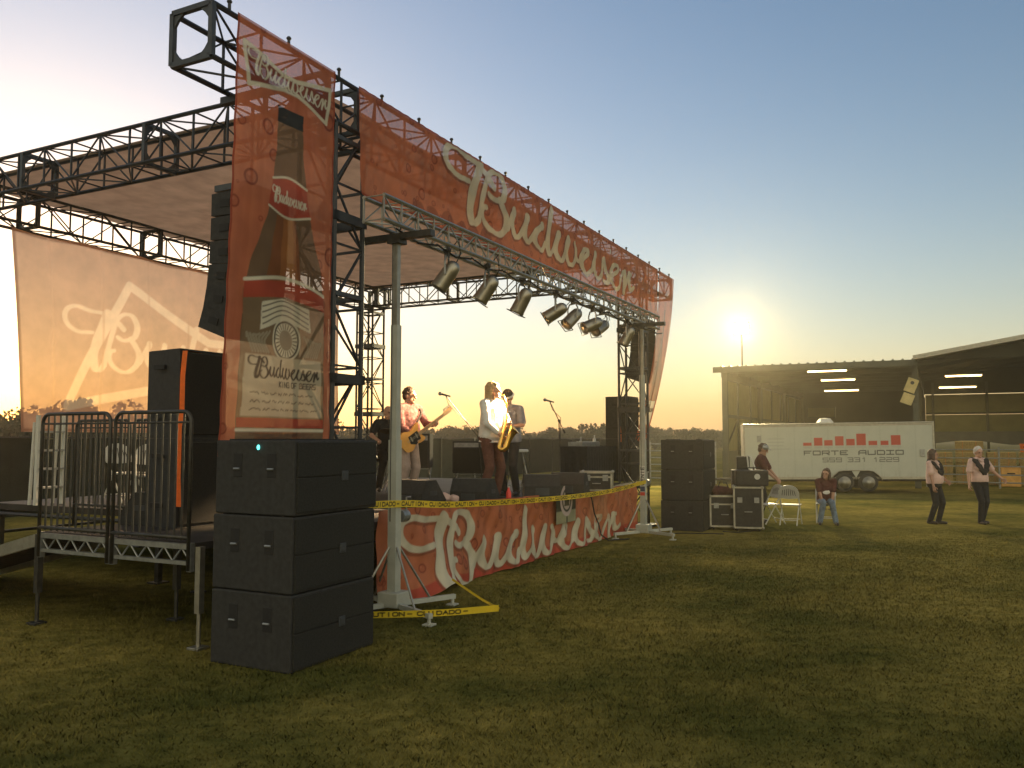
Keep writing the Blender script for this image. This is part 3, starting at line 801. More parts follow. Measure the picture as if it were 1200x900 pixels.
# ================================================================== SPEAKERS
def make_sub(label, group, led=False):
    t = thing('subwoofer', label, 'speaker', (0, 0, 0), SROT, group)   # local x along the front, y into the box
    w, d, h = 1.13, .88, .625
    MB().bbox((w/2, d/2, h/2), (w, d, h), .012).build('cabinet', M['black'], t)
    g = MB()
    g.bbox((w/2, -.008, h*.27), (w - .05, .022, h*.46), .006).bbox((w/2, -.008, h*.74), (w - .05, .022, h*.46), .006)
    g.build('grille', M['grille'], t)
    MB().bbox((w*.56, -.024, h*.5), (.085, .012, .085), .004).bbox((w*.56, -.032, h*.5), (.05, .01, .05), .003).build('badge', M['plate'], t)
    for y in (.245, .625):
        m_ = MB(); z = h * .66
        m_.bbox((-.001, y, z), (.007, .10, .20), .003)
        o_ = m_.build('handle', M['rubber'], t)
        MB().tube((-.012, y - .030, z - .03), (-.012, y + .036, z - .03), .010, n=6).build('grip_bar', M['galv'], o_)
    for y in (.12, .76): MB().box((w/2, y, h + .006), (w*.9, .05, .012)).build('skid', M['rubber'], t)
    if led: MB().ell((-.008, .39, h - .06), (.008, .016, .022), n=8).build('status_light', M['led'], t)
    return t
s0, u0 = SU((-1.78, 6.91, 0))
base_sub = make_sub('large black subwoofer at the bottom of the near stack, standing on the grass', 'black subwoofers stacked by the stage')
base_sub.location = W(s0 - .02, u0 + .01, 0)
dup(base_sub, W(s0 - .014, u0 + .012, .634), SROT + R(.15), 'large black subwoofer in the middle of the near stack')
top_sub = make_sub('large black subwoofer on top of the near stack, with a tiny teal light', 'black subwoofers stacked by the stage', True)
top_sub.location = W(s0 - .006, u0 + .008, 1.268); top_sub.rotation_euler[2] = SROT - R(.2)
s1, u1 = SU((3.92, 17.35, 0))
for k, l in enumerate(('black subwoofer at the bottom of the far stack, right of the stage', 'black subwoofer in the middle of the far stack, right of the stage', 'black subwoofer on top of the far stack, right of the stage')):
    dup(base_sub, W(s1 + .01 * (k % 2), u1 - .01 * k, .634 * k), SROT + R(.6 * k), l)

def make_top(label, w=.66, d=.60, h=.96):
    t = thing('stage_speaker', label, 'speaker', (0, 0, 0), SROT, 'full range speakers standing at the stage sides')
    out = [(0, 0), (w, 0), (w - .10, d), (.10, d)]
    MB().prism(out, Matrix.Identity(4), h).build('cabinet', M['black'], t)
    MB().bbox((w/2, -.01, h/2), (w - .06, .02, h - .08), .006).build('grille', M['grille'], t)
    for zz in (.8, .25): MB().box((.03, d*.55, h*zz), (.04, .16, .05)).build('handle', M['rubber'], t)
    MB().bbox((w/2, d + .004, h*.3), (.3, .012, .4), .003).build('rear_panel', M['plate'], t)
    return t
sa = make_top('tall black speaker on the side platform, uppermost of its pair, behind the bottle banner')
sa.location = W(-2.05, 1.45, 1.915)
sb = dup(sa, W(-2.05, 1.45, .952), SROT, 'tall black speaker on the side platform deck, lower of its pair')
p = at(733, 540, 19.2); s_, u_ = SU(p)
sc_ = dup(sa, W(s_ - .3, u_ - .2, 1.915 - .06), SROT, 'black speaker at the far end of the stage, uppermost of its pair')
sd_ = dup(sa, W(s_ - .3, u_ - .2, .952), SROT, 'black speaker at the far end of the stage, lower of its pair')
sc_.location.z = 1.915
def strap(label, pts, w, base):
    base = Vector(base); mb = MB(base); n = Vector((w, 0, 0))
    vs = []
    for p in pts: vs += [Vector(p) - n / 2, Vector(p) + n / 2, Vector(p) + n / 2 + V3(0, .004, 0), Vector(p) - n / 2 + V3(0, .004, 0)]
    fs = []
    for i in range(len(pts) - 1):
        for k in range(4): fs.append((i*4+k, i*4+(k+1) % 4, i*4+4+(k+1) % 4, i*4+4+k))
    mb.add(vs, fs + [(0, 1, 2, 3)])
    o_ = mb.build('strap', M['orange']); o_.location = base
    return tag(o_, label, 'strap', 'orange straps round the stage speakers')
p0 = at(217, 411, 8.55); p1 = at(213, 490, 8.5); p2 = at(209, 594, 8.35)
strap('long bright orange strap hanging from the tall speaker on the side platform', [p0 + V3(.06, .25, .0), p0, at(214, 440, 8.52), at(213, 484, 8.5), at(210, 500, 8.45), at(208.5, 560, 8.38), p2], .05, p2)
p = sc_.location
q0 = at(727, 476, 19.0); q1 = at(727, 518, 18.95)
strap('thin orange strap on the speaker at the far end of the stage', [q0, q0 * .5 + q1 * .5, q1], .045, q1)

def line_array(label, s_, u_, ztop, scale=1.):
    t, b = sthing('line_array', label, 'speaker', s_, u_, ztop - 1.6, 'hanging line array speakers')
    pos = Vector((s_, u_, ztop)); ang = 0.
    w, h, d = .72 * scale, .275 * scale, .46 * scale
    k = MB(b); k.box(pos + V3(0, d * .5, .05), (w * .9, d, .06)).tube(pos + V3(0, d/2, .05), (s_, u_ + d/2, ZT - .05), .018)
    k.build('rigging_frame', M['plate'], t)
    for i in range(6):
        ang = R((0, 1, 3, 6, 11, 18)[i])
        rot = Matrix.Rotation(-ang, 3, 'X')                     # lower boxes look further down
        rot = Matrix.Rotation(ang, 3, 'X')
        c = pos + rot @ V3(0, d/2, -h/2)
        cb = MB(b)
        fr4 = Matrix.Translation(c) @ rot.to_4x4() @ Matrix(((0, 0, 1, -w/2), (1, 0, 0, 0), (0, 1, 0, 0), (0, 0, 0, 1)))
        cb.prism([(-d/2, -h/2), (d/2, -h/2 + .014), (d/2, h/2 - .014), (-d/2, h/2)], fr4, w)
        co_ = cb.build('speaker_box', M['black'], t)
        MB(b).box(c + rot @ V3(0, -d/2 - .012, 0), (w - .04, .02, h - .03), rot).build('grille', M['grille'], co_)
        for sg in (-1, 1):
            MB(b).box(c + rot @ V3(sg * (w/2 + .004), .02, 0), (.012, .12, .07), rot).build('handle_pocket', M['rubber'], co_)
        pos = pos + rot @ V3(0, 0, -h - .002)
    return t
line_array('curved hanging column of black speaker boxes behind the bottle banner', -2.24, .10, 4.30, .88)
line_array('hanging column of dark speaker boxes at the far end of the roof', 10.35, .10, 4.60, .85)

# ================================================================== LIGHTING TRUSS ON TWO CRANK LIFTS
def lift(label, s_, u_, sticker=False):
    t, b = sthing('truss_lift', label, 'lift stand', s_, u_, 0, 'white crank lifts holding the light truss')
    c = Vector((s_, u_, 0))
    base = MB(b); base.bbox(c + V3(0, 0, .16), (.26, .26, .16), .012)
    base.build('base_block', M['white_paint'], t)
    for k in range(4):
        a = R(45 + 18 + 90 * k); d = V3(math.cos(a), math.sin(a), 0)
        lg = MB(b); rot = Matrix.Rotation(a, 3, 'Z')
        lg.box(c + d * .44 + V3(0, 0, .10), (.70, .05, .05), rot).tube(c + d * .76 + V3(0, 0, .0), c + d * .76 + V3(0, 0, .12), .02, n=8).bbox(c + d * .76 + V3(0, 0, .01), (.11, .11, .02), .004)
        lo = lg.build('outrigger', M['white_paint'], t)
        MB(b).tube(c + d * .46 + V3(0, 0, .12), c + d * .06 + V3(0, 0, .72), .014, n=6).build('brace', M['alu'], lo)
    MB(b).box(c + V3(0, 0, 1.02), (.105, .105, 1.75)).build('outer_mast', M['white_paint'], t)
    MB(b).box(c + V3(.0, 0, 2.5), (.085, .085, 1.35)).build('middle_mast', M['white_paint'], t)
    MB(b).box(c + V3(.0, 0, 3.6), (.062, .062, 1.1)).build('inner_mast', M['alu'], t)
    MB(b).box(c + V3(0, 0, 4.175), (.09, .95, .07)).box(c + V3(0, 0, 4.12), (.16, .16, .05)).build('fork', M['darktube'], t)
    w_ = MB(b); w_.lathe([(0, .07), (.12, .07)], c + V3(.07, -.02, 1.05), (1, 0, 0), 14); wo = w_.build('winch', M['galv'], t)
    MB(b).path([c + V3(.2, -.02, 1.05), c + V3(.2, -.02, 1.25), c + V3(.28, -.02, 1.25)], .012, 6).build('crank_handle', M['galv'], wo)
    MB(b).path([c + V3(-.055, .02, 1.0), c + V3(-.055, .02, 4.1)], .006, 5).build('lift_cable', M['darktube'], t)
    if sticker:
        cv_ = Canvas(.10, .58, .006, (.62, .62, .58), 1.)
        cv_.poly([(0, 0), (.1, 0), (.1, .07), (0, .07)], (.55, .06, .04), 1.); cv_.poly([(0, .08), (.1, .08), (.1, .18), (0, .18)], (.05, .07, .13), 1.)
        for k, ch in enumerate('EINEG'):                        # reads up the mast
            y0 = .21 + (4 - k) * .074
            for st in GLYPH[ch]: cv_.line([(.082 - p[1] * .064, y0 + p[0] * .048) for p in st], .015, (.03, .03, .03), 1., smooth=False)
        cloth('sticker', cv_, lambda X, Y: (s_ - .0560 + 0 * X, u_ + .05 - X, .80 + Y), M_print, t, b)
    return t
M_print = printed('printed_sticker', 0, .4, see=False)
lift('white crank lift stand beside the near speaker stack, tape tied on it', -.68, -.38)
lift('white crank lift stand with a lettered sticker near the far stage end', 7.55, -.58, True)
lt, lb = sthing('light_truss', 'silver aluminium lighting truss resting on the two white lifts', 'truss', 3.5, -.42, 4.35)
truss('truss_span', lt, lb, (-1.22, -.58, 4.235), (8.75, -.58, 4.235), (0, 1, 0), (0, 0, 1), .26, M['alu'], .33, rc=.024, rl=.009, frames=())
mb = MB(lb)
for k in range(12):
    s_ = -.8 + k * .85
    mb.path([(s_, -.45, 4.24), (s_ + .2, -.46, 4.20), (s_ + .45, -.45, 4.17), (s_ + .85, -.45, 4.23)], .012, 5)
mb.build('power_cable', M['rubber'], lt)

def par_can(label, s_, u_, ztop, yaw, pitch, lit):
    t, b = sthing('stage_lamp', label, 'stage light', s_, u_, ztop - .45, 'silver stage lamps hanging from the light truss')
    c = Vector((s_, u_, ztop - .30))
    d = Vector((math.sin(yaw) * math.cos(pitch), math.cos(yaw) * math.cos(pitch), -math.sin(pitch)))   # yaw from +u towards +s
    side = d.cross(V3(0, 0, 1)).normalized()
    bk = c - d * .20
    body = MB(b)
    body.lathe([(0, .03), (.02, .065), (.06, .09), (.14, .100), (.35, .104), (.37, .110), (.39, .104), (.385, .096), (.35, .092)], bk, d, 20)
    bo = body.build('can', M['chrome'], t, True)
    MB(b).lathe([(0, .092), (.004, .091)], bk + d * .34, d, 20).build('lens', M['lamp_par'] if lit else M['lens_off'], t)
    fr_ = MB(b); up = side.cross(d)
    for e1, e2 in ((side, up), (up, side)):
        for sg in (-1, 1):
            q = bk + d * .40 + e2 * sg * .11
            fr_.tube(q - e1 * .11, q + e1 * .11, .008, n=4)
    fr_.build('gel_frame', M['darktube'], t)
    yk = MB(b)
    yk.path([c + side * .135 - V3(0, 0, .0), c + side * .14 + V3(0, 0, .16), c + side * .09 + V3(0, 0, .23), c - side * .09 + V3(0, 0, .23), c - side * .14 + V3(0, 0, .16), c - side * .135], .013, 6)
    yk.build('yoke', M['galv'], t)
    cl = MB(b); cl.box(c + V3(0, 0, .265), (.05, .05, .08)).lathe([(-.025, .045), (.025, .045)], c + V3(0, 0, .32), (1, 0, 0), 10)
    cl.build('clamp', M['darktube'], t)
    MB(b).path([bk, bk - d * .08 + V3(0, 0, .03), bk - d * .05 + V3(0, 0, .25), c + V3(.1, 0, .36)], .007, 5).build('lamp_lead', M['rubber'], t)
    if lit:
        L = bpy.data.lights.new('lamp_beam', 'SPOT'); L.energy = lit; L.spot_size = R(19); L.spot_blend = .7; L.color = (1, .66, .34); L.shadow_soft_size = .06
        lo = bpy.data.objects.new('lamp_beam', L); COL.objects.link(lo); lo.parent = t
        lo.location = bk + d * .42 - b; lo.rotation_euler = d.to_track_quat('-Z', 'Y').to_euler()
    return t
def plane_su(x, y, u_):
    p1 = at(x, y, 10) - V3(0, 0, 1.9)
    a, bq = p1.dot(D1) / 1, p1.dot(D2)
    off = (V3(0, 0, 0) - O0)
    k = (u_ - off.dot(D2)) / bq
    return off.dot(D1) + k * a
PX = [(524, 296, -.35, .95, 0, 'unlit silver stage lamp hanging nearest the bottle banner end'),
      (571, 325, -.25, .95, 0, 'silver stage lamp second along the light truss from the near end'),
      (612, 338, -.05, 1.05, 0, 'silver stage lamp third along the light truss, pointing steeply down'),
      (651, 347, -.55, .72, 1, 'lit silver stage lamp tilted flat, fourth along the light truss'),
      (671, 352, -.15, .95, 1, 'lit silver stage lamp fifth along the light truss, beside the crossed pair'),
      (694, 357, -.60, .72, 1, 'lit silver stage lamp of the overlapping pair, nearer one'),
      (704, 362, -.45, .75, 1, 'lit silver stage lamp of the overlapping pair, farther one'),
      (735, 374, -.20, 1.05, 0, 'unlit silver stage lamp alone at the far end of the light truss')]
TARG = {3: W(1.9, 1.35, 2.4), 4: W(3.0, 1.2, 2.2), 5: W(1.5, 1.5, 2.3), 6: W(3.1, 1.1, 2.2)}
sax_at = at(574, 560, 12.9); gtr_at = at(477, 560, 13.3)
TARG = {3: gtr_at, 4: sax_at, 5: gtr_at, 6: sax_at}
for i, (x, y, yaw, pit, lit, lab) in enumerate(PX):
    s_ = plane_su(x, y, -.45)
    if i in TARG:
        ts, tu = SU(TARG[i]); dv = Vector((ts - s_, tu + .45, 2.45 - 3.9)); yaw = math.atan2(dv.x, dv.y); pit = math.atan2(-dv.z, math.hypot(dv.x, dv.y))
    par_can(lab, s_, -.45, 4.20, yaw, pit, (0 if not lit else (5200 if i in (4, 6) else 800)))

# ================================================================== CAUTION TAPE
def tape(label, pts, w, upv, base, s0=0.):
    P = catmull([tuple(p) for p in pts], 16)
    seg = np.linalg.norm(np.diff(P, axis=0), axis=1); L = float(seg.sum()); acc = np.concatenate([[0], np.cumsum(seg)])
    cv_ = Canvas(L, w, .0075, (.78, .58, .04), 1.)
    x = .2 + s0; k = 0
    while x < L - .8:
        x = text(cv_, ('CAUTION', 'CUIDADO')[k % 2], x, w * .24, .050, w * .52, .016, .014, (.03, .03, .02)) + .12; k += 1
        cv_.line([(x - .10, w * .5), (x - .06, w * .5)], .014, (.03, .03, .02), 1., smooth=False)
    def fn(X, Y):
        i = lambda c: np.interp(X, acc, P[:, c])
        tw = .25 * np.sin(X * 1.3)
        return i(0) + (Y - w/2) * upv[0], i(1) + (Y - w/2) * (upv[1] + tw), i(2) + (Y - w/2) * upv[2]
    o_ = cloth('caution_tape', cv_, fn, m_tape, None, base); o_.location = base
    return tag(o_, label, 'tape', 'yellow caution tapes')
m_tape = printed('printed_yellow_tape', .25, .35, see=False)
T0 = [W(-2.0, -.50, 1.25), W(-.62, -.45, 1.19), W(.4, -.45, 1.11), W(2.0, -.48, 1.04), W(4.0, -.52, .985), W(5.8, -.58, .99), W(7.53, -.64, 1.07)]
tape('yellow lettered caution tape strung between the two white lift stands', T0, .075, (0, 0, 1), tuple(W(3, -.5, 1.0)))
T1 = [V3(-1.75, 8.42, .16), V3(-1.31, 8.6, .13), V3(-.7, 8.75, .12), V3(-.14, 8.93, .13)]
tape('yellow lettered caution tape lying low across the grass by the lift foot', T1, .075, (0, -.35, .93), (-.8, 8.7, .1), .05)
T2 = [V3(-.13, 8.95, .12), V3(-.35, 9.6, .1), V3(-.72, 10.2, .22)]
tape('short twisted end of caution tape running back to the skirt corner', T2, .026, (.4, 0, .9), (-.4, 9.6, .1), 9)

# loose cables on the grass
def ground_cable(label, pts, r=.011):
    P = catmull([tuple(p) for p in pts], 10); b = Vector(P[0]); b.z = 0
    o_ = MB(b).path([Vector(p) for p in P], r, 6).build('cable', M['rubber']); o_.location = b
    return tag(o_, label, 'cable', 'cables lying on the grass')
a_ = W(s1 + .3, u1 + .02, 0)
ground_cable('black cable running over the grass from the far speakers to the road cases', [a_ + V3(.3, -.25, .012), a_ + V3(.55, -.42, .012), a_ + V3(.8, -.25, .012), a_ + V3(1.1, -.05, .012)])
ground_cable('black cable running over the grass from the far lift foot past the far speakers', [W(7.9, -.75, .012), W(8.3, -1.05, .012), W(8.5, -1.5, .012), W(8.6, -1.9, .012)])

# ================================================================== PEOPLE
def ik(a, t, l1, l2, pole):
    d = t - a; L = min(d.length, (l1 + l2) * .999); d = d.normalized()
    x = (l1*l1 - l2*l2 + L*L) / (2*L); h = math.sqrt(max(1e-6, l1*l1 - x*x))
    p = Vector(pole); p = (p - d * p.dot(d)).normalized()
    return a + d * x + p * h, a + d * L
def hand(mb, wr, d, n, side, curl, sc=1.):
    """palm, four unequal fingers and a thumb; d: along the hand, n: the way the palm faces, side: towards the thumb"""
    d = d.normalized(); n = (n - d * n.dot(d)).normalized(); s = d.cross(n).normalized()
    if s.dot(side) < 0: s = -s
    for o_ in (-.026, -.009, .009, .026):
        mb.cap(wr + d * .01 * sc + s * o_ * .7 * sc, wr + d * .085 * sc + s * o_ * 1.05 * sc, .0165 * sc, .0135 * sc, 8)
    for o_, ln in ((.031, .070), (.0105, .080), (-.0105, .074), (-.031, .058)):
        p = wr + d * .085 * sc + s * o_ * sc; a = curl
        for k, f in enumerate((.48, .30, .26)):
            dd = d * math.cos(a) + n * math.sin(a); q = p + dd * ln * f * sc
            mb.cap(p, q, (.0098 - .001 * k) * sc, (.0088 - .001 * k) * sc, 8); p = q; a += curl * .9
    p = wr + d * .028 * sc + s * .030 * sc
    q = p + (d * .55 + s * .75 + n * .25).normalized() * .040 * sc; r = q + (d * .8 + s * .1 + n * .55).normalized() * .032 * sc
    mb.cap(p, q, .013 * sc, .011 * sc, 8); mb.cap(q, r, .011 * sc, .009 * sc, 8)

def person(label, loc, rz, H=1.72, pelvis=(0, 0, .93), lean=0., twist=0., head=(0, 0), feet=None, knee_pole=((0, -1, 0), (0, -1, 0)), wrists=None,
           elbow_pole=((.6, 1, -.3), (-.6, 1, -.3)), palms=None, curl=.5, skin='skin', shirt='whitecloth', trousers='darkcloth', sleeve=.55, hem=0., hair='brownhair',
           hair_kind='short', stout=1., shoes=True, female=False, extra=None, group=None):
    """stands facing -Y of its own axes; x > 0 is the person's left"""
    k = H / 1.72
    t = thing('person', label, 'person', loc, rz, group)
    P0 = Vector(pelvis) * k
    Rt = Matrix.Rotation(twist, 3, 'Z') @ Matrix.Rotation(lean, 3, 'X')
    T = lambda x, y, z: P0 + Rt @ (Vector((x, y, z - .93)) * k)    # upper body, given standing coordinates
    sw = .178 if female else .195
    sh = [T(sw, .0, 1.405), T(-sw, .0, 1.405)]
    hp = [P0 + Vector((.092, 0, -.02)) * k, P0 + Vector((-.092, 0, -.02)) * k]
    feet = feet or ((.11, .03, .085), (-.11, .03, .085))
    an = [Vector(f) * k for f in feet]
    kn = []
    for i in (0, 1):
        a, e = ik(hp[i], an[i], .43 * k, .425 * k, knee_pole[i]); kn.append(a); an[i] = e
    wrists = wrists or ((.27, -.06, .84), (-.27, -.06, .84))
    wr = [T(*w_) for w_ in wrists]; el = []
    for i in (0, 1):
        a, e = ik(sh[i], wr[i], .29 * k, .255 * k, Rt @ Vector(elbow_pole[i])); el.append(a); wr[i] = e
    palms = palms or ((-1, -.2, 0), (1, -.2, 0))
    hy, hx = head                                               # turn, nod
    Hd = Rt @ Matrix.Rotation(hy, 3, 'Z') @ Matrix.Rotation(hx, 3, 'X')
    hc = T(0, -.015, 1.60)
    HT = lambda x, y, z: hc + Hd @ (Vector((x, y, z)) * k)
    E_ = lambda mb, c, r, rot=Rt: mb.ell(c, [q * k for q in r], rot)
    def torso(mb, g, bot=None):
        b = stout - 1; fw_ = .93 if female else 1.
        full = [(.88, .150, .112, .005), (.94, .168 + .10*b, .120 + .16*b, .0), (1.0, .157 + .12*b, .114 + .24*b, -.03*b), (1.08, .146 + .13*b, .108 + .30*b, -.05*b), (1.17, .150 + .10*b, .110 + .22*b, -.03*b),
                (1.27, .165 * fw_ + .05*b, .113 + .08*b, 0), (1.35, .168 * fw_ + .03*b, .106 + .04*b, .005), (1.41, .135 * fw_, .082, .01), (1.45, .075, .062, .012), (1.47, .055, .055, .012)]
        lo = .88 if bot is None else bot
        rg = [(z, rx + g, ry + g, oy) for z, rx, ry, oy in full if z > lo + .02]
        f0 = full[0] if bot is None else min(full, key=lambda q: abs(q[0] - max(lo, .94)))
        rg = [(lo, f0[1] + g * .8, f0[2] + g * .8, f0[3])] + rg
        mb.loft(rg, lambda x, y, z: T(x, y, z))
        for i, sg in enumerate((1, -1)):
            mb.cap(T(sg * .06, .005, 1.425), sh[i], (.058 + g) * k, (.056 + g) * k)
            if female: E_(mb, T(sg * .075, -.085, 1.25), (.07 + g, .06 + g, .07 + g))
    def pel(mb, g):
        E_(mb, P0 + Vector((0, .01, .01)) * k, (.165 * (1 + .6 * (stout - 1)) + g, .12 * stout + g, .135 + g))
    body = MB()
    torso(body, 0); pel(body, 0)
    body.cap(T(0, .012, 1.42), HT(0, .015, -.07), .060 * k, .055 * k)
    for i in (0, 1):
        body.cap(sh[i], el[i], .050 * k, .040 * k); body.cap(el[i], wr[i], .040 * k, .026 * k)
        body.cap(hp[i], kn[i], .083 * k, .053 * k); body.cap(kn[i], kn[i] * .68 + an[i] * .32, .052 * k, .056 * k); body.cap(kn[i] * .68 + an[i] * .32, an[i], .056 * k, .036 * k)
        toe = an[i] + Vector((.02 * (1 - 2 * i), -.15, -.05)) * k
        body.cap(an[i] + Vector((0, .03, -.045)) * k, toe, .034 * k, .026 * k)
        hand(body, wr[i], wr[i] - el[i], Rt @ Vector(palms[i]), Rt @ Vector((0, -1, .3)), curl, k)
    body.ell(HT(0, .005, .025), (.077 * k, .096 * k, .100 * k), Hd)
    body.ell(HT(0, -.028, -.055), (.056 * k, .062 * k, .062 * k), Hd)
    body.cap(HT(0, -.090, .025), HT(0, -.108, -.018), .011 * k, .016 * k, 8)
    body.cap(HT(-.04, -.082, .036), HT(.04, -.082, .036), .013 * k, .013 * k, 8)
    body.cap(HT(0, -.085, -.088), HT(0, -.080, -.095), .02 * k, .02 * k, 8)
    for sg in (-1, 1): body.ell(HT(sg * .078, .012, -.005), (.010 * k, .022 * k, .034 * k), Hd)
    body.organic('body', M[skin], t, .0072, 2)
    for sg in (-1, 1):
        MB().ell(HT(sg * .032, -.086, .014), (.013 * k, .008 * k, .007 * k), Hd, 8).build('eye', M['eye'], t, True)
    MB().ell(HT(0, -.091, -.050), (.024 * k, .010 * k, .007 * k), Hd, 8).build('mouth', M['lips'], t, True)
    # shirt
    s_ = MB(); g = .018; torso(s_, g, .955 - hem)
    for i in (0, 1):
        f = min(sleeve, 1.0)
        s_.cap(sh[i], sh[i].lerp(el[i], f), (.056 + g) * k, (.052 + g * (1 if sleeve <= 1 else .5)) * k)
        if sleeve > 1: s_.cap(el[i], el[i].lerp(wr[i], min(.96, sleeve - 1)), (.046 + g * .6) * k, (.034 + g * .5) * k)
    s_.cap(T(0, .014, 1.43), T(0, .014, 1.455), .066 * k, .062 * k)
    s_.organic('shirt', M[shirt], t, .011, 2)
    q = MB(); pel(q, .014)
    for i in (0, 1):
        q.cap(hp[i], kn[i], .100 * k, .072 * k); q.cap(kn[i], an[i] + Vector((0, .008, -.01)) * k, .072 * k, .062 * k)
    q.organic('trousers', M[trousers], t, .011, 2)
    if shoes:
        for i in (0, 1):
            z = MB(); a = an[i]
            z.cap(a + Vector((0, .045, -.048)) * k, a + Vector((.02 * (1 - 2 * i), -.155, -.055)) * k, .043 * k, .034 * k)
            z.ell(a + Vector((0, .02, -.02)) * k, (.045 * k, .06 * k, .05 * k))
            z.organic('shoe', M['shoe'], t, .009, 1)
    # hair
    h_ = MB()
    if hair_kind != 'bald':
        h_.ell(HT(0, .022, .045), (.086 * k, .098 * k, .098 * k), Hd)
        h_.ell(HT(0, .055, -.005), (.082 * k, .065 * k, .085 * k), Hd)
        if hair_kind in ('bob', 'long'):
            lo = -.09 if hair_kind == 'bob' else -.22
            for sg in (-1, 1):
                h_.cap(HT(sg * .074, .02, .03), HT(sg * .085, .02, lo), .032 * k, .030 * k)
                h_.cap(HT(sg * .04, .075, .02), HT(sg * .045, .08, lo), .045 * k, .040 * k)
            h_.cap(HT(0, .085, .02), HT(0, .09, lo - .02), .045 * k, .04 * k)
            h_.cap(HT(-.04, -.045, .098), HT(.04, -.045, .098), .024 * k, .024 * k)
        hr = random.Random(label)
        for _ in range(90):
            th = hr.uniform(0, 6.283); zz = hr.uniform(-.1, 1)
            d_ = Vector((math.cos(th) * math.sqrt(1 - zz*zz), math.sin(th) * math.sqrt(1 - zz*zz), zz))
            if d_.y < -.25 and zz < .62: continue
            p_ = Vector((d_.x * .084, .022 + d_.y * .098, .045 + d_.z * .097))
            h_.cap(HT(*p_), HT(p_.x * 1.06 + hr.uniform(-.012, .012), p_.y * 1.04 + hr.uniform(-.01, .014), p_.z - hr.uniform(.015, .04)), .012 * k, .007 * k, 6)
        if hair_kind in ('bob', 'long'):
            for _ in range(34):
                th = hr.uniform(-.5, 3.65); z0_ = hr.uniform(-.02, .04)
                x_, y_ = .098 * math.cos(th), .02 + .098 * math.sin(th)
                h_.cap(HT(x_ * .95, y_ * .95, z0_), HT(x_ * 1.08 + hr.uniform(-.01, .01), y_ * 1.05, lo - hr.uniform(-.02, .05)), .013 * k, .008 * k, 6)
        h_.organic('hair', M[hair], t, .0075, 1)
    if extra: extra(t, T, HT, Hd, k, sh, el, wr)
    return t, dict(T=T, HT=HT, wr=wr, el=el, sh=sh)

def cap_hat(col, band=None, brim=True):
    def f(t, T, HT, Hd, k, *_):
        m_ = MB(); m_.ell(HT(0, .008, .055), (.092 * k, .108 * k, .085 * k), Hd)
        m_.organic('cap', col, t, .009, 1)
        if brim: MB().ell(HT(0, -.105, .060), (.07 * k, .075 * k, .010 * k), Hd).build('cap_brim', col, t, True)
        if band:
            pts = [HT(.096 * math.cos(a), .006 + .112 * math.sin(a), .048) for a in np.linspace(0, 2 * math.pi, 22)]
            MB().path(pts, .017 * k, 6).build('head_band', band, t, True)
    return f
def yoke(t, T, HT, Hd, k, sh, *_):                              # dark V shaped scarf over both shoulders
    m_ = MB()
    for sg in (-1, 1):
        pts = [T(sg * .05, .085, 1.44), T(sg * .115, .04, 1.475), T(sg * .135, -.06, 1.44), T(sg * .105, -.135, 1.33), T(sg * .055, -.165, 1.22), T(0, -.170, 1.12)]
        for a, b in zip(pts[:-1], pts[1:]):
            for o_ in (-.05, -.02, .02, .05): m_.cap(a + Vector((sg * o_, 0, -abs(o_) * .3)) * k, b + Vector((sg * o_ * .6, 0, o_ * .2)) * k, .028 * k, .026 * k, 8)
    m_.organic('scarf', M['darkcloth'], t, .010, 2)
    c_ = MB()
    for sg in (-1, 1): c_.cap(T(sg * .065, -.05, 1.475), T(sg * .02, -.118, 1.40), .016 * k, .020 * k, 8)
    c_.organic('collar', M['pink'], t, .008, 1)

# two dancers on the grass
p = at(1097, 612, 19.0); p.z = 0
person('brown haired dancer in pale pink blouse with black V scarf, beside the white trailer', p, R(38), 1.66, lean=R(-3), head=(R(35), R(4)), stout=1.22, female=True,
       feet=((.10, -.02, .085), (-.06, .10, .085)), wrists=((.26, -.16, .98), (-.27, -.10, .84)), shirt='pink', trousers='darkcloth', sleeve=.75, hem=.02, hair='brownhair', hair_kind='bob', extra=yoke, skin='skin_tan', group='dancers on the grass')
p = at(1150, 611, 19.1); p.z = 0
person('white haired dancer in pale pink blouse with black V scarf, one forearm held out', p, R(8), 1.72, lean=R(-2), head=(R(-8), R(8)), stout=1.12, female=True,
       feet=((.06, .04, .085), (-.08, -.10, .085)), wrists=((.44, -.16, 1.00), (-.30, -.04, .88)), elbow_pole=((.8, 1, -.8), (-.6, 1, -.3)), shirt='pink', trousers='darkcloth', sleeve=.75, hem=.02, hair='greyhair', hair_kind='short', extra=yoke, group='dancers on the grass')

# saxophone player
DZ = .952
ps = sax_at.copy(); ps.z = DZ
def nohat(*a): pass
sp, SJ = person('long haired blond saxophone player in white shirt at the front of the stage', ps, R(58), 1.82, lean=R(4), head=(R(14), R(-2)), feet=((.13, -.03, .085), (-.13, .06, .085)),
       wrists=((.05, -.30, 1.13), (-.10, -.24, .98)), elbow_pole=((.9, .35, -.5), (-.9, .35, -.5)), palms=((-.5, .6, .1), (.5, .6, .1)), curl=.75,
       shirt='whitecloth', trousers='brownpant', sleeve=1.75, hem=.10, hair='blond', hair_kind='long', stout=1.12)
sx_t, sx_o = thing('saxophone', 'golden saxophone held by the long haired player', 'saxophone', ps + V3(0, 0, .9), R(58)), V3(0, 0, .9)
mo = SJ['HT'](0, -.115, -.052)
k = MB(sx_o)
b0 = Vector((-.03, -.33, 1.26)); b1 = Vector((-.13, -.26, .86)); ax = (b1 - b0).normalized(); fw = (V3(.25, -1, 0) - ax * V3(.25, -1, 0).dot(ax)).normalized()
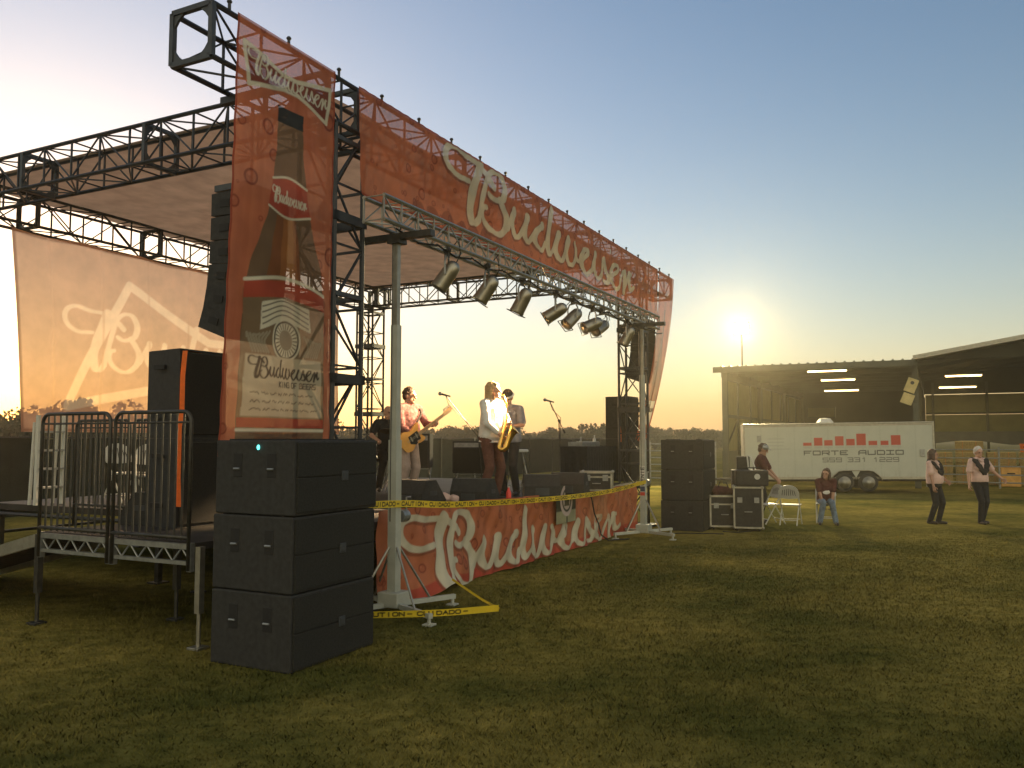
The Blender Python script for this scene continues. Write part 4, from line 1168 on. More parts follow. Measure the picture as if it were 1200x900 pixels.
k.path([mo, mo + V3(0, -.05, -.005), mo.lerp(b0, .5) + V3(0, -.05, .03), b0 + V3(0, 0, .04), b0], [.008, .011, .012, .013, .015], 8)
pts = [b0.lerp(b1, i / 6) for i in range(7)]; rs = [.015 + .018 * i / 6 for i in range(7)]
for a in np.linspace(.4, math.pi, 6):
    pts.append(b1 + fw * (.055 - .055 * math.cos(a)) + ax * .055 * math.sin(a)); rs.append(.034 + .004 * a)
for i, (l, r_) in enumerate(((.07, .046), (.14, .051), (.20, .056), (.25, .066), (.28, .082), (.295, .10))):
    pts.append(b1 + fw * (.11 + .012 * i) - ax * l); rs.append(r_)
k.path(pts, rs, 14); k.build('horn_body', M['brass'], sx_t, True)
kk = MB(sx_o); sdv = ax.cross(fw)
for i in range(7):
    c = b0.lerp(b1, .2 + .11 * i); kk.lathe([(0, .019), (.008, .019)], c + fw * (.030 + .002 * i), fw, 10)
kk.tube(b0.lerp(b1, .15) + sdv * .03 + fw * .02, b0.lerp(b1, .95) + sdv * .045 + fw * .02, .004, n=5).tube(b0.lerp(b1, .15) - sdv * .03, b0.lerp(b1, .95) - sdv * .045, .004, n=5)
kk.build('key', M['brass'], sx_t)

# second horn player behind
pp = at(597, 560, 14.3); pp.z = DZ
person('man in blue grey T shirt with pale headband over dark cap, behind the saxophone player', pp, R(-22), 1.78, lean=R(5), head=(R(10), R(24)), wrists=((.10, -.30, 1.14), (-.12, -.28, 1.10)),
       elbow_pole=((.9, .3, -.5), (-.9, .3, -.5)), palms=((-.6, .4, .1), (.6, .4, .1)), curl=.7, shirt='bluegrey', trousers='darkcloth', sleeve=.8, hem=.08, stout=1.2, skin='skin_tan', extra=cap_hat(M['darkcloth'], M['whitecloth'], False))

# guitarist
pg = gtr_at.copy(); pg.z = DZ
gp, GJ = person('guitarist in plum patterned shirt with short dark hair beside the white lift stand', pg, R(48), 1.76, lean=R(3), head=(R(22), R(10)), wrists=((.31, -.26, 1.17), (-.05, -.22, .98)),
       elbow_pole=((.7, .5, -.8), (-1, .5, -.2)), palms=((-.3, .8, .4), (.3, .9, -.2)), curl=.7, shirt='check', trousers='khaki', sleeve=1.85, hem=.08, stout=1.2)
gt = thing('electric_guitar', 'butterscotch electric guitar with maple neck held by the guitarist', 'guitar', pg + V3(0, 0, .9), R(48)); go = V3(0, 0, .9)
e1 = V3(.38, -.10, .27).normalized(); nn = V3(.1, -1, .15); nn = (nn - e1 * nn.dot(e1)).normalized(); e2 = nn.cross(e1).normalized()
f4 = Matrix.Identity(4)
for i, a in enumerate((e1, e2, nn)): f4.col[i][:3] = a
f4.col[3][:3] = V3(-.10, -.215, .97)
out = catmull([(-.23, 0), (-.20, .13), (-.10, .165), (.02, .115), (.12, .15), (.20, .16), (.16, .08), (.14, .03), (.16, -.04), (.19, -.12), (.10, -.14), (.0, -.115), (-.10, -.165), (-.20, -.13), (-.23, 0)], 5)[:-1].tolist()
MB(go).prism(out, f4, .042).build('guitar_body', M['guitar'], gt)
MB(go).prism([(.12, .028), (.66, .022), (.66, -.022), (.12, -.028)], f4 @ Matrix.Translation((0, 0, .030)), .022).build('neck', M['maple'], gt)
MB(go).prism([(.66, .022), (.70, .045), (.84, .05), (.86, .01), (.80, -.03), (.69, -.03), (.66, -.022)], f4 @ Matrix.Translation((0, 0, .028)), .016).build('headstock', M['maple'], gt)
q = MB(go)
for i in range(6): q.lathe([(0, .008), (.03, .010)], f4 @ V3(.70 + .026 * i, .048, .036), f4.to_3x3() @ V3(0, 1, 0), 8)
q.build('tuning_peg', M['galv'], gt)
q = MB(go)
for i in range(6): q.tube(f4 @ V3(-.12, -.018 + .007 * i, .060), f4 @ V3(.80, -.014 + .0056 * i, .056), .0012, n=4)
q.build('string', M['alu'], gt)
MB(go).prism([(-.06, .06), (.12, .06), (.12, -.08), (0, -.12), (-.08, -.06)], f4 @ Matrix.Translation((0, 0, .0425)), .003).build('pickguard', M['rubber'], gt)
q = MB(go)
for x in (-.04, .06): q.prism([(x, .04), (x + .02, .04), (x + .02, -.04), (x, -.04)], f4 @ Matrix.Translation((0, 0, .046)), .010)
q.build('pickup', M['alu'], gt)
pts = [f4 @ V3(-.23, 0, .02), GJ['T'](-.14, .10, 1.18), GJ['T'](0, .145, 1.36), GJ['T'](.12, .05, 1.47), GJ['T'](.16, -.11, 1.36), f4 @ V3(.20, .16, .02)]
MB(go).path([Vector(p_) for p_ in catmull([tuple(p_) for p_ in pts], 6)], .016, 6).build('strap', M['rubber'], gt)

# drummer
pd = at(453, 560, 15.6); pd.z = DZ
person('bald drummer in dark shirt seated behind the drums', pd + V3(0, 0, .10), R(20), 1.74, pelvis=(0, 0, .66), lean=R(6), head=(R(20), R(5)), feet=((.22, -.42, .0), (-.22, -.40, .0)), wrists=((.28, -.42, 1.12), (-.26, -.40, 1.15)),
       elbow_pole=((.8, .6, -.6), (-.8, .6, -.6)), palms=((0, -.3, -1), (0, -.3, -1)), curl=.9, shirt='darkcloth', sleeve=.7, hem=.03, hair_kind='bald', stout=1.15)
st, so = thing('drum_stool', 'round black drum stool under the drummer', 'stool', pd, 0), V3(0, 0, 0)
MB().lathe([(.56, .16), (.57, .18), (.63, .18), (.645, .16)], (0, 0, 0)).build('seat', M['rubber'], st)
q = MB().tube((0, 0, .2), (0, 0, .58), .016)
for a in (0, 2.1, 4.2): q.tube((0, 0, .3), (.24 * math.cos(a), .24 * math.sin(a), .01), .011)
q.build('stand', M['galv'], st)

def drums():
    c = pd + V3(-.45, -.62, 0)
    t = thing('drum_kit', 'dark drum kit with cymbals standing in front of the seated drummer', 'drum kit', c, R(20))
    def shell(name, p, r, h, ax=(0, 0, 1)):
        o_ = MB().lathe([(0, r), (h, r)], p, ax, 24).build(name, M['maroon'], t)
        MB().lathe([(-.02, r + .008), (.015, r + .008)], p, ax, 24).lathe([(h - .015, r + .008), (h + .02, r + .008)], p, ax, 24).build('hoop', M['galv'], o_)
        MB().lathe([(h + .004, r * .97), (h + .007, r * .97)], p, ax, 24).build('drum_head', M['black'] if r > .25 else M['galv'], o_)
    shell('bass_drum', V3(0, .1, .29), .27, .42, (0, -1, 0))
    shell('tom_drum', V3(-.2, -.05, .62), .15, .2, (0, .3, 1)); shell('tom_drum', V3(.2, -.05, .62), .16, .22, (0, .3, 1))
    shell('snare_drum', V3(.36, .45, .55), .17, .14); shell('floor_tom', V3(-.55, .4, .25), .2, .38)
    for x, y, z, r in ((-.6, -.1, 1.1, .23), (.62, -.05, 1.08, .22), (.7, .4, .82, .17)):
        o_ = MB().lathe([(0, r), (.012, r * .5), (.03, .04), (.045, .03), (.05, .01)], (x, y, z), (.15, .2, 1), 22).build('cymbal', M['brass'], t)
        q = MB().tube((x, y, .25), (x, y, z), .012)
        for a in (0, 2.1, 4.2): q.tube((x, y, .35), (x + .26 * math.cos(a), y + .26 * math.sin(a), .01), .010)
        q.build('stand', M['galv'], o_)
drums()

# ================================================================== STAGE GEAR
def wedge(label, x, y, Y, rz, sc=1.):
    p = at(x, y, Y); p.z = DZ
    t = thing('floor_monitor', label, 'floor monitor', p, rz, 'wedge monitors along the stage front')
    f4 = Matrix(((0, 0, 1, -.29 * sc), (1, 0, 0, 0), (0, 1, 0, 0), (0, 0, 0, 1)))
    MB().prism([(-.25*sc, 0), (.22*sc, 0), (.25*sc, .10*sc), (.04*sc, .38*sc), (-.16*sc, .38*sc), (-.25*sc, .2*sc)], f4, .58 * sc).build('cabinet', M['black'], t)
    rot = Matrix.Rotation(math.atan2(-.28, .21), 3, 'X')
    MB().box(V3(0, .155*sc, .25*sc), (.52 * sc, .31 * sc, .02), Matrix.Rotation(-.927, 3, 'X')).build('grille', M['grille'], t)
    for sg in (-1, 1): MB().box((sg * .292 * sc, -.02, .2 * sc), (.008, .15, .06)).build('handle', M['plate'], t)
    MB().bbox(V3(0, -.258*sc, .11 * sc), (.22 * sc, .012, .12 * sc), .003).build('rear_panel', M['plate'], t)
    return t
wedge('black wedge monitor on the stage front beside the near white lift', 491, 585, 11.9, SROT - R(100))
wedge('black wedge monitor on the stage front before the saxophone player', 557, 585, 12.3, SROT - R(85))
wedge('black wedge monitor on the stage front near the emblem poster, nearer one', 634, 580, 13.7, SROT - R(60))
wedge('black wedge monitor on the stage front next to the silver edged case', 668, 578, 14.4, SROT - R(80))
wedge('black wedge monitor lying on the side platform behind the rails', 178, 610, 9.6, SROT + R(20), .95)

def mic_stand(label, base, mic, pivot):
    b = Vector(base); t = thing('microphone_stand', label, 'microphone stand', b, 0, 'boom microphone stands')
    L = lambda p_: Vector(p_) - b
    q = MB().tube((0, 0, .12), L(pivot), .011)
    for a in (.4, 2.5, 4.6): q.tube((0, 0, .14), (.28 * math.cos(a), .28 * math.sin(a), .008), .009)
    q.build('tripod', M['darktube'], t)
    d = (Vector(mic) - Vector(pivot)).normalized()
    MB().tube(L(pivot) - d * .28, L(mic), .008).ell(L(pivot), (.026, .026, .026), n=8).lathe([(0, .018), (.06, .018)], L(pivot) - d * .30, d, 8).build('boom', M['darktube'], t)
    e = V3(-1, -.3, .25).normalized()
    mo_ = MB().lathe([(-.02, .011), (.12, .017)], L(mic) + e * -.06, e, 10).build('microphone', M['darktube'], t)
    MB().ell(L(mic) + e * .085, (.030, .030, .030), n=10).build('mic_grille', M['galv'], mo_, True)
    MB().path([L(mic), L(mic) + V3(.05, 0, -.15), L(pivot) + V3(.03, 0, .05), L(pivot) + V3(.02, 0, -.5)], .005, 5).build('mic_cable', M['rubber'], t)
b = at(566, 560, 13.5); b.z = DZ
mic_stand('long boom microphone stand between the guitarist and the saxophone player', b, at(522, 463, 12.6), at(561, 513, 13.3))
b = at(657, 560, 14.6); b.z = DZ
mic_stand('boom microphone stand standing alone on the right half of the stage', b, at(644, 470, 14.2), at(655, 493, 14.5))

def road_case(label, loc, rz, w, d, h, feet=True, lid=True, cat='road case', group='black road cases with silver edges'):
    t = thing('road_case', label, cat, loc, rz, group)
    z0 = .06 if feet else .0
    MB().box((0, 0, z0 + h/2), (w - .02, d - .02, h - .02)).build('shell', M['black'], t)
    e = MB(); r = .035
    for sx in (-1, 1):
        for sy in (-1, 1): e.box((sx * (w/2 - r/2), sy * (d/2 - r/2), z0 + h/2), (r, r, h - 2 * r))
        for sz in (0, 1): e.box((sx * (w/2 - r/2), 0, z0 + r/2 + sz * (h - r)), (r, d, r))
    for sy in (-1, 1):
        for sz in (0, 1): e.box((0, sy * (d/2 - r/2), z0 + r/2 + sz * (h - r)), (w - 2 * r, r, r))
        if lid: e.box((0, sy * (d/2 - .012), z0 + h * .72), (w - 2 * r, .03, .03))
    e.build('edge_trim', M['alu'], t)
    c = MB()
    for sx in (-1, 1):
        for sy in (-1, 1):
            for sz in (0, 1): c.ell((sx * (w/2 - .014), sy * (d/2 - .014), z0 + .016 + sz * (h - .032)), (.034, .034, .034), n=8)
    c.build('corner_ball', M['alu'], t)
    for x in (-w * .28, w * .28): MB().bbox((x, -d/2 - .006, z0 + h * .68), (.10, .018, .11), .003).build('latch', M['galv'], t)
    MB().path([(-.07, -d/2, z0 + h * .4), (-.07, -d/2 - .035, z0 + h * .4), (.07, -d/2 - .035, z0 + h * .4), (.07, -d/2, z0 + h * .4)], .010, 6).build('handle', M['galv'], t)
    if feet:
        for sx in (-1, 1):
            for sy in (-1, 1): MB().lathe([(-.015, .03), (.015, .03)], (sx * (w/2 - .08), sy * (d/2 - .08), .03), (1, 0, 0), 12).build('caster', M['rubber'], t)
    return t
p = at(700, 576, 15.6); p.z = DZ
road_case('small silver edged case standing on the stage front near the far lift', p, R(-10), .58, .40, .36, feet=False)
# amps, speaker legs and other dark gear at the back of the stage
def amp(label, p, rz, w=.66, d=.35, h=.6, leg=.45):
    t = thing('guitar_amplifier', label, 'amplifier', p, rz, 'amplifiers on the stage')
    MB().bbox((0, 0, leg + h/2), (w, d, h), .02).build('cabinet', M['black'], t)
    MB().box((0, -d/2 - .004, leg + h*.40), (w - .08, .012, h*.68)).build('grille', M['grille'], t)
    MB().box((0, -d/2 - .004, leg + h*.87), (w - .08, .014, h*.14)).build('control_panel', M['galv'], t)
    q = MB()
    for sx in (-1, 1):
        q.tube((sx * w * .45, -d*.5, 0.012), (sx * w * .45, d*.4, leg), .012).tube((sx * w * .45, d*.5, 0.012), (sx * w * .45, -d*.4, leg), .012)
    q.tube((-w*.45, -d*.4, leg - .02), (w*.45, -d*.4, leg - .02), .012)
    q.build('folding_stand', M['galv'], t)
p = at(484, 560, 14.9); p.z = DZ; amp('black guitar amplifier on a metal folding stand behind the guitarist', p, R(-5))
p = at(553, 560, 16.3); p.z = DZ; amp('dull amplifier on a folding stand behind the saxophone player', p, R(-12), .7, .35, .62, .3)
# keyboard table with bottle at the right
p = at(690, 560, 18.2); p.z = DZ
t = thing('equipment_table', 'long table under black cloth at the far back of the stage', 'table', p, SROT)
MB().box((0, 0, .78), (1.7, .6, .03)).build('tabletop', M['deck'], t)
cl = MB(); n = 60
per = [(-.87 + 1.74 * i / n, -.31) for i in range(n)] + [(.87, -.31 + .62 * i / 20) for i in range(20)] + [(.87 - 1.74 * i / n, .31) for i in range(n)] + [(-.87, .31 - .62 * i / 20) for i in range(20)]
vs_ = []
for i, (a, b2) in enumerate(per):
    q_ = 1 + .05 * math.sin(i * 1.25); vs_ += [(a, b2, .80), (a * (1 + .02 * math.sin(i * 1.25)), b2 * q_, .04)]
cl.add(vs_, [(2*i, 2*((i+1) % len(per)), 2*((i+1) % len(per)) + 1, 2*i + 1) for i in range(len(per))])
cl.build('cloth_skirt', M['darkcloth'], t)
for sx in (-1, 1):
    for sy in (-1, 1): MB().tube((sx * .75, sy * .24, 0), (sx * .75, sy * .24, .77), .016).build('leg', M['darktube'], t)
def bottle(label, loc, m_, h=.24, r=.034, cat='bottle'):
    t = thing('bottle', label, cat, loc, 0)
    MB().lathe([(0, r * .95), (.01, r), (h * .62, r), (h * .78, r * .5), (h * .86, r * .36), (h * .93, r * .36)], (0, 0, 0), n=14).build('flask', m_, t, True)
    MB().lathe([(h * .93, r * .42), (h, r * .42)], (0, 0, 0), n=12).build('cap', M['whiteplastic'], t)
pb = W(*SU(p)) ; bottle('pale water bottle standing on the black clothed table', p + D1 * .35 + V3(0, 0, .80), M['whiteplastic'])
kb = thing('keyboard', 'slim silver topped keyboard lying on the black clothed table', 'keyboard', p + D1 * -.25 + V3(0, 0, .80), SROT)
MB().bbox((0, 0, .05), (1.05, .32, .09), .01).build('keyboard_body', M['galv'], kb)
q = MB()
for i in range(30): q.box((-.47 + i * .0325, -.08, .098), (.029, .13, .012))
q.build('white_key', M['whiteplastic'], kb)
# red lit bottle and tray at the stage edge
p = at(596, 583, 12.75); p.z = DZ
bottle('red bottle standing at the stage edge under the saxophone player', p, M['red'], .24, .04)
t = thing('power_strip', 'flat red power box lying at the stage edge beside the red bottle', 'power box', p + V3(.16, .04, 0), R(5))
MB().bbox((0, 0, .03), (.36, .12, .06), .012).build('housing', M['red'], t)
q = MB()
for i in range(4): q.lathe([(.055, .022), (.064, .022)], (-.12 + .08 * i, 0, 0), n=10)
q.build('socket', M['rubber'], t)
# set list paper / small silver bag near the wedge
p = at(521, 583, 12.2); p.z = DZ
q = MB(p); rr = random.Random(4)
for i in range(7):
    q.bbox(p + V3(-.05 + .03 * i + rr.uniform(-.03, .03), rr.uniform(-.06, .06), .06 + .02 * (i % 4)), (.13, .12, .10), .03, Matrix.Rotation(rr.uniform(-.6, .6), 3, 'X') @ Matrix.Rotation(rr.uniform(-.6, .6), 3, 'Y'))
o_ = q.organic('bag', M['pink'], None, .012, 1); o_.location = p
tag(o_, 'small crumpled pale bag on the stage edge between two wedge monitors', 'bag')
# stool behind horn player
p = at(607, 560, 15.0); p.z = DZ
t = thing('folding_stool', 'pale topped tall folding stool behind the two horn players', 'stool', p, R(20))
MB().lathe([(.72, .17), (.73, .19), (.76, .19), (.77, .17)], (0, 0, 0)).build('seat', M['whiteplastic'], t)
q = MB()
for sx in (-1, 1): q.tube((sx * .15, -.25, .01), (sx * .12, .12, .72), .013).tube((sx * .15, .25, .01), (sx * .12, -.12, .72), .013)
q.tube((-.15, -.2, .12), (.15, -.2, .12), .010).tube((-.15, .2, .12), (.15, .2, .12), .010).build('folding_frame', M['alu'], t)

# ================================================================== SOUND DESK CORNER, RIGHT OF THE FAR SPEAKERS
p = at(877, 620, 17.7); p.z = 0
ca = road_case('upright black road case with silver edges, carrying the desk bag', p, R(-14), .60, .55, .86, lid=False)
p2_ = at(848, 616, 18.0); p2_.z = 0
cb = road_case('lower black road case with silver edges beside the far speaker stack', p2_, R(-8), .62, .55, .66)
t = thing('mixer_bag', 'black box with a small round white badge on the upright road case', 'equipment box', p + V3(.08, 0, .925), R(-10))
MB().bbox((0, 0, .17), (.66, .42, .33), .03).build('box', M['black'], t)
MB().lathe([(0, .06), (.008, .058)], (.10, -.212, .20), (0, -1, 0), 20).build('badge', M['whiteplastic'], t)
MB().path([(-.2, 0, .33), (-.18, 0, .38), (.18, 0, .38), (.2, 0, .33)], .012, 6).build('handle', M['rubber'], t)
t = thing('tool_bag', 'small slumped dark bag on the lower road case', 'bag', p2_ + V3(.02, 0, .725), R(20))
q = MB().cap((-.2, 0, .07), (.2, 0, .06), .085, .075).cap((-.15, .05, .13), (.1, .03, .11), .07, .06); q.organic('bag_body', M['maroon'], t, .014, 2)
MB().path([(-.16, 0, .13), (-.1, 0, .27), (.06, 0, .26), (.12, 0, .12)], .010, 6).build('handle', M['rubber'], t)
t = thing('equipment_rack', 'tall dark rack with a pale cable looped on it behind the upright case', 'equipment rack', at(871, 560, 18.5).xy.to_3d(), R(-12))
MB().bbox((0, 0, .62), (.50, .50, 1.22), .012).build('cabinet', M['black'], t)
MB().bbox((.0, 0, 1.38), (.28, .24, .30), .03).build('top_unit', M['black'], t)
MB().path([(.20, -.26, .95), (.24, -.29, 1.25), (.16, -.2, 1.52), (.08, -.14, 1.56), (.10, -.18, 1.30), (.22, -.27, 1.0)], .018, 6).build('cable_loop', M['whiteplastic'], t)
p = at(890, 600, 19.4); p.z = 0
person('man in dark T shirt and cap standing at the sound desk cases', p, R(62), 1.80, lean=R(8), head=(R(6), R(16)), wrists=((.12, -.36, 1.02), (-.12, -.36, 1.02)), elbow_pole=((.8, .4, -.6), (-.8, .4, -.6)), curl=.6,
       palms=((0, -.2, -1), (0, -.2, -1)), shirt='maroon', trousers='darkcloth', sleeve=.8, hem=.06, stout=1.15, skin='skin_tan', extra=cap_hat(M['galv']))

def fold_chair(label, x, y, Y, rz):
    p = at(x, y, Y); p.z = 0
    t = thing('folding_chair', label, 'chair', p, rz, 'white folding chairs on the grass')       # faces -y
    for sx in (-1, 1):
        MB().path([(sx * .19, -.22, .012), (sx * .20, .02, .42), (sx * .205, .17, .68), (sx * .19, .21, .76)], .013, 8).build('front_leg', M['whiteplastic'], t)
        MB().path([(sx * .18, .28, .012), (sx * .18, .05, .40), (sx * .18, .0, .44)], .012, 8).build('rear_leg', M['whiteplastic'], t)
    q = MB()
    for a_, b_ in (((-.19, -.16, .12), (.19, -.16, .12)), ((-.18, .22, .12), (.18, .22, .12)), ((-.2, .04, .43), (.2, .04, .43))): MB().tube(a_, b_, .010).build('cross_bar', M['whiteplastic'], t)
    MB().bbox((0, -.04, .445), (.40, .38, .026), .010).build('seat', M['whiteplastic'], t)
    o2 = catmull([(-.21, 0), (-.225, .08), (-.20, .20), (-.12, .275), (0, .295), (.12, .275), (.20, .20), (.225, .08), (.21, 0), (0, -.02)], 4)
    rot = Matrix.Rotation(R(74), 4, 'X'); f4 = Matrix.Translation((0, .165, .60)) @ rot
    MB().prism(o2.tolist(), f4, .016).build('backrest', M['whiteplastic'], t)
    q = MB()
    for i in range(-3, 4): q.prism([(i * .048 - .006, .06), (i * .048 + .006, .06), (i * .040 + .006, .22 - .012 * abs(i)), (i * .040 - .006, .22 - .012 * abs(i))], f4 @ Matrix.Translation((0, 0, -.0025)), .021)
    q.build('slot', M['darktube'], t)
    return t
fold_chair('empty white folding chair with slotted back, alone in the open on the grass', 927, 614, 18.8, R(150))
fold_chair('white folding chair mostly hidden by the road cases at the sound desk', 902, 612, 19.0, R(-75))
seat_p = (968, 613, 19.2)
fold_chair('white folding chair the seated woman sits on', *seat_p, R(-22))
p = at(*seat_p); p.z = 0
def tee(t, T, HT, Hd, k, *_):
    q = MB(); q.ell(T(0, -.150, 1.20), (.085, .02, .055)); q.ell(T(.05, -.150, 1.225), (.03, .018, .03))
    q.organic('shirt_print', M['whitecloth'], t, .010, 1)
person('seated woman in maroon T shirt and jeans, hands between her knees', p, R(-14), 1.66, pelvis=(0, .02, .535), lean=R(20), head=(R(-24), R(-16)), feet=((.17, -.42, .085), (-.17, -.40, .085)),
       wrists=((.07, -.42, .80), (-.06, -.42, .80)), elbow_pole=((1, .3, -.3), (-1, .3, -.3)), palms=((-1, 0, -.3), (1, 0, -.3)), curl=.5, shirt='maroon', trousers='jeans', sleeve=.7, hem=.0, female=True, stout=1.18, hair_kind='bob', extra=tee, skin='skin_tan')

# chairs and a ladder standing on the deck behind the rails
for s_, u_, a, l in ((-.15, 4.1, 25, 'white folding chair on the stage deck behind the barred rails beside the ramp'), (.3, 5.2, 60, 'white folding chair farther back on the stage deck by the backdrop'),
                     (.9, 3.6, 100, 'white folding chair on the deck behind the rail by the speaker stack')):
    c = fold_chair(l, 500, 600, 12, R(a)); c.location = W(s_, u_, .952)
t, b = sthing('step_ladder', 'pale folded step ladder standing on the deck behind the ramp end of the rails', 'ladder', -.45, 5.9, .952)
for sx in (-.2, .2):
    MB(b).box((-.45 + sx, 5.88, 1.60), (.035, .06, 1.30)).build('rail', M['whiteplastic'], t)
    MB(b).box((-.45 + sx * .9, 6.02, 1.55), (.03, .04, 1.20), Matrix.Rotation(.05, 3, 'X')).build('rear_leg', M['whiteplastic'], t)
for k in range(4): MB(b).box((-.45, 5.87, 1.2 + .27 * k), (.38, .08, .03)).build('step', M['galv'], t)

# ================================================================== TRAILER
tA = at(873, 560, 30.6); tB = at(1097, 560, 29.2); e = (tB - tA); e.z = 0; TL = e.length; trz = math.atan2(e.y, e.x)
tr = thing('cargo_trailer', 'white enclosed cargo trailer with red bar graphic and black lettering before the barn', 'trailer', (tA.x, tA.y, 0), trz, ry=R(-.7))
TWD, Z0, Z1 = 2.2, .46, 2.42
cv = Canvas(TL - .06, Z1 - Z0 - .10, .014, (.44, .46, .40), 1.)
w_, h_ = cv.w, cv.h
for k in range(1, 11): cv.line([(w_ * k / 11, 0), (w_ * k / 11, h_)], .016, (.34, .36, .31), 1., smooth=False, op=.6)
for k in range(1, 11):
    for j in range(14): cv.disc(w_ * k / 11 + .02, .06 + j * h_ / 14, .012, (.30, .31, .27), 1., .7)
sxp = lambda px: (px - 873) / 224 * TL - .03
szp = lambda py: (567 - py) / (567 - 501) * h_ * .97
bars = [(945, 955, 521.5), (958, 968, 515), (970, 980, 518.5), (983, 993, 513.5), (996, 1006, 517), (1008, 1019, 510.5), (1022, 1032, 520), (1036, 1045, 520), (1048, 1059, 513)]
for a, b, top in bars:
    cv.poly([(sxp(a), szp(525.5)), (sxp(a), szp(top)), (sxp(b), szp(top)), (sxp(b), szp(525.5))], (.42, .06, .045), 1.)
    cv.poly([(sxp(a), szp(529)), (sxp(a), szp(526.5)), (sxp(b), szp(526.5)), (sxp(b), szp(529))], (.40, .40, .37), 1.)
gw = (sxp(1060) - sxp(945) - .05) / 11
text(cv, 'FORTE', sxp(946), szp(537.5), gw * .80, .135, gw * .24, .036, (.06, .065, .06), TECH)
text(cv, 'AUDIO', sxp(946) + gw * 6.25, szp(537.5), gw * .80, .135, gw * .24, .036, (.06, .065, .06), TECH)
x = text(cv, '559', sxp(968), szp(546.8), .17, .14, .055, .030, (.13, .135, .125), TECH); x = text(cv, '331', x + .16, szp(546.8), .17, .14, .055, .030, (.13, .135, .125), TECH); text(cv, '1229', x + .16, szp(546.8), .17, .14, .055, .030, (.13, .135, .125), TECH)
q_ = random.Random(2)
for k, y in enumerate((516, 520.5, 525, 529.5)):
    x = sxp(903)
    while x < sxp(921 if k < 3 else 929): l = .05 + .06 * q_.random(); cv.line([(x, szp(y)), (x + l, szp(y))], .030, (.36, .37, .34), 1., smooth=False); x += l + .03
for k in range(60): x = q_.random() * w_; cv.line([(x, 0), (x + .05 * q_.random(), .25 * q_.random())], .03, (.33, .32, .26), 1., op=.3)
m_tr = printed('trailer_side_print', 0, .35, see=False, vary=(.95, 1.03))
bd = MB(); bd.bbox((TL/2, TWD/2, (Z0 + Z1)/2), (TL, TWD, Z1 - Z0), .05)
body = bd.build('body', M['trailer'], tr)
cloth('side_panel', cv, lambda X, Y: (X + .03, -.006 + 0 * X, Z0 + .05 + Y), m_tr, tr)
q = MB().bbox((TL/2, TWD/2, Z1 + .005), (TL + .03, TWD + .03, .06), .02).box((TL/2, -.012, Z0 + .03), (TL, .02, .09)).box((TL/2, -.012, Z1 - .06), (TL, .016, .06))
for x in (.02, TL - .02): q.box((x, -.012, (Z0 + Z1)/2), (.06, .02, Z1 - Z0))
q.build('trim', M['alu'], tr)
MB().lathe([(0, .30), (.05, .30), (.12, .24), (.18, .20), (.2, .02)], (2.95, .9, Z1 + .03), (0, 0, 1), 12).build('roof_vent', M['whiteplastic'], tr)
for x in (sxp(993), sxp(1021)):
    wh = MB().lathe([(-.10, .22), (-.09, .31), (-.02, .335), (.05, .335), (.10, .31), (.11, .22)], (x, .02, .335), (0, 1, 0), 26).build('wheel', M['tyre'], tr, True)
    MB().lathe([(-.115, .215), (-.10, .20), (-.07, .17), (-.10, .09), (-.125, .06), (-.13, .02)], (x, .02, .335), (0, 1, 0), 22).build('rim', M['alu'], wh, True)
    MB().lathe([(-.10, .22), (-.09, .31), (.05, .335), (.10, .31)], (x, TWD - .05, .335), (0, 1, 0), 20).build('wheel', M['tyre'], tr, True)
x0, x1 = sxp(993) - .46, sxp(1021) + .46
fp = [(x0, Z0 - .04), (x0 + .10, Z0 + .12), (x0 + .28, Z0 + .27), (x0 + .46, Z0 + .30), (x1 - .46, Z0 + .30), (x1 - .28, Z0 + .27), (x1 - .10, Z0 + .12), (x1, Z0 - .04)]
f4 = Matrix(((1, 0, 0, 0), (0, 0, 1, -.022), (0, 1, 0, 0), (0, 0, 0, 1)))
MB().prism(fp, f4, .012).build('wheel_well', M['rubber'], tr)
MB().path([(a, -.05, b) for a, b in fp], .022, 6).build('fender', M['alu'], tr, True)
MB().prism([((x0+x1)/2 - .14, Z0 + .28), ((x0+x1)/2 + .14, Z0 + .28), ((x0+x1)/2, Z0 + .04)], f4 @ Matrix.Translation((0, 0, -.012)), .010).build('fender_gusset', M['trailer'], tr)
MB().box((TL/2, .2, Z0 - .05), (TL, .08, .10)).box((TL/2, TWD - .2, Z0 - .05), (TL, .08, .10)).build('chassis', M['rubber'], tr)
MB().tube((0, .3, Z0 - .05), (-1.2, TWD/2, Z0 - .05), .05).tube((0, TWD - .3, Z0 - .05), (-1.2, TWD/2, Z0 - .05), .05).tube((-1.1, TWD/2, 0), (-1.1, TWD/2, .75), .035).build('tow_frame', M['rubber'], tr)
for (x, z, w, h, n_) in ((sxp(893), szp(516) + Z0, .15, .24, 'vent'), (sxp(1084), szp(536) + Z0, .16, .26, 'vent')):
    MB().bbox((x, -.016, z + .05), (w, .03, h), .008).build(n_, M['galv'], tr)
for x in (.05, TL - .05): MB().box((x, -.028, Z0 + .12), (.05, .016, .03)).build('marker_light', M['red'], tr)

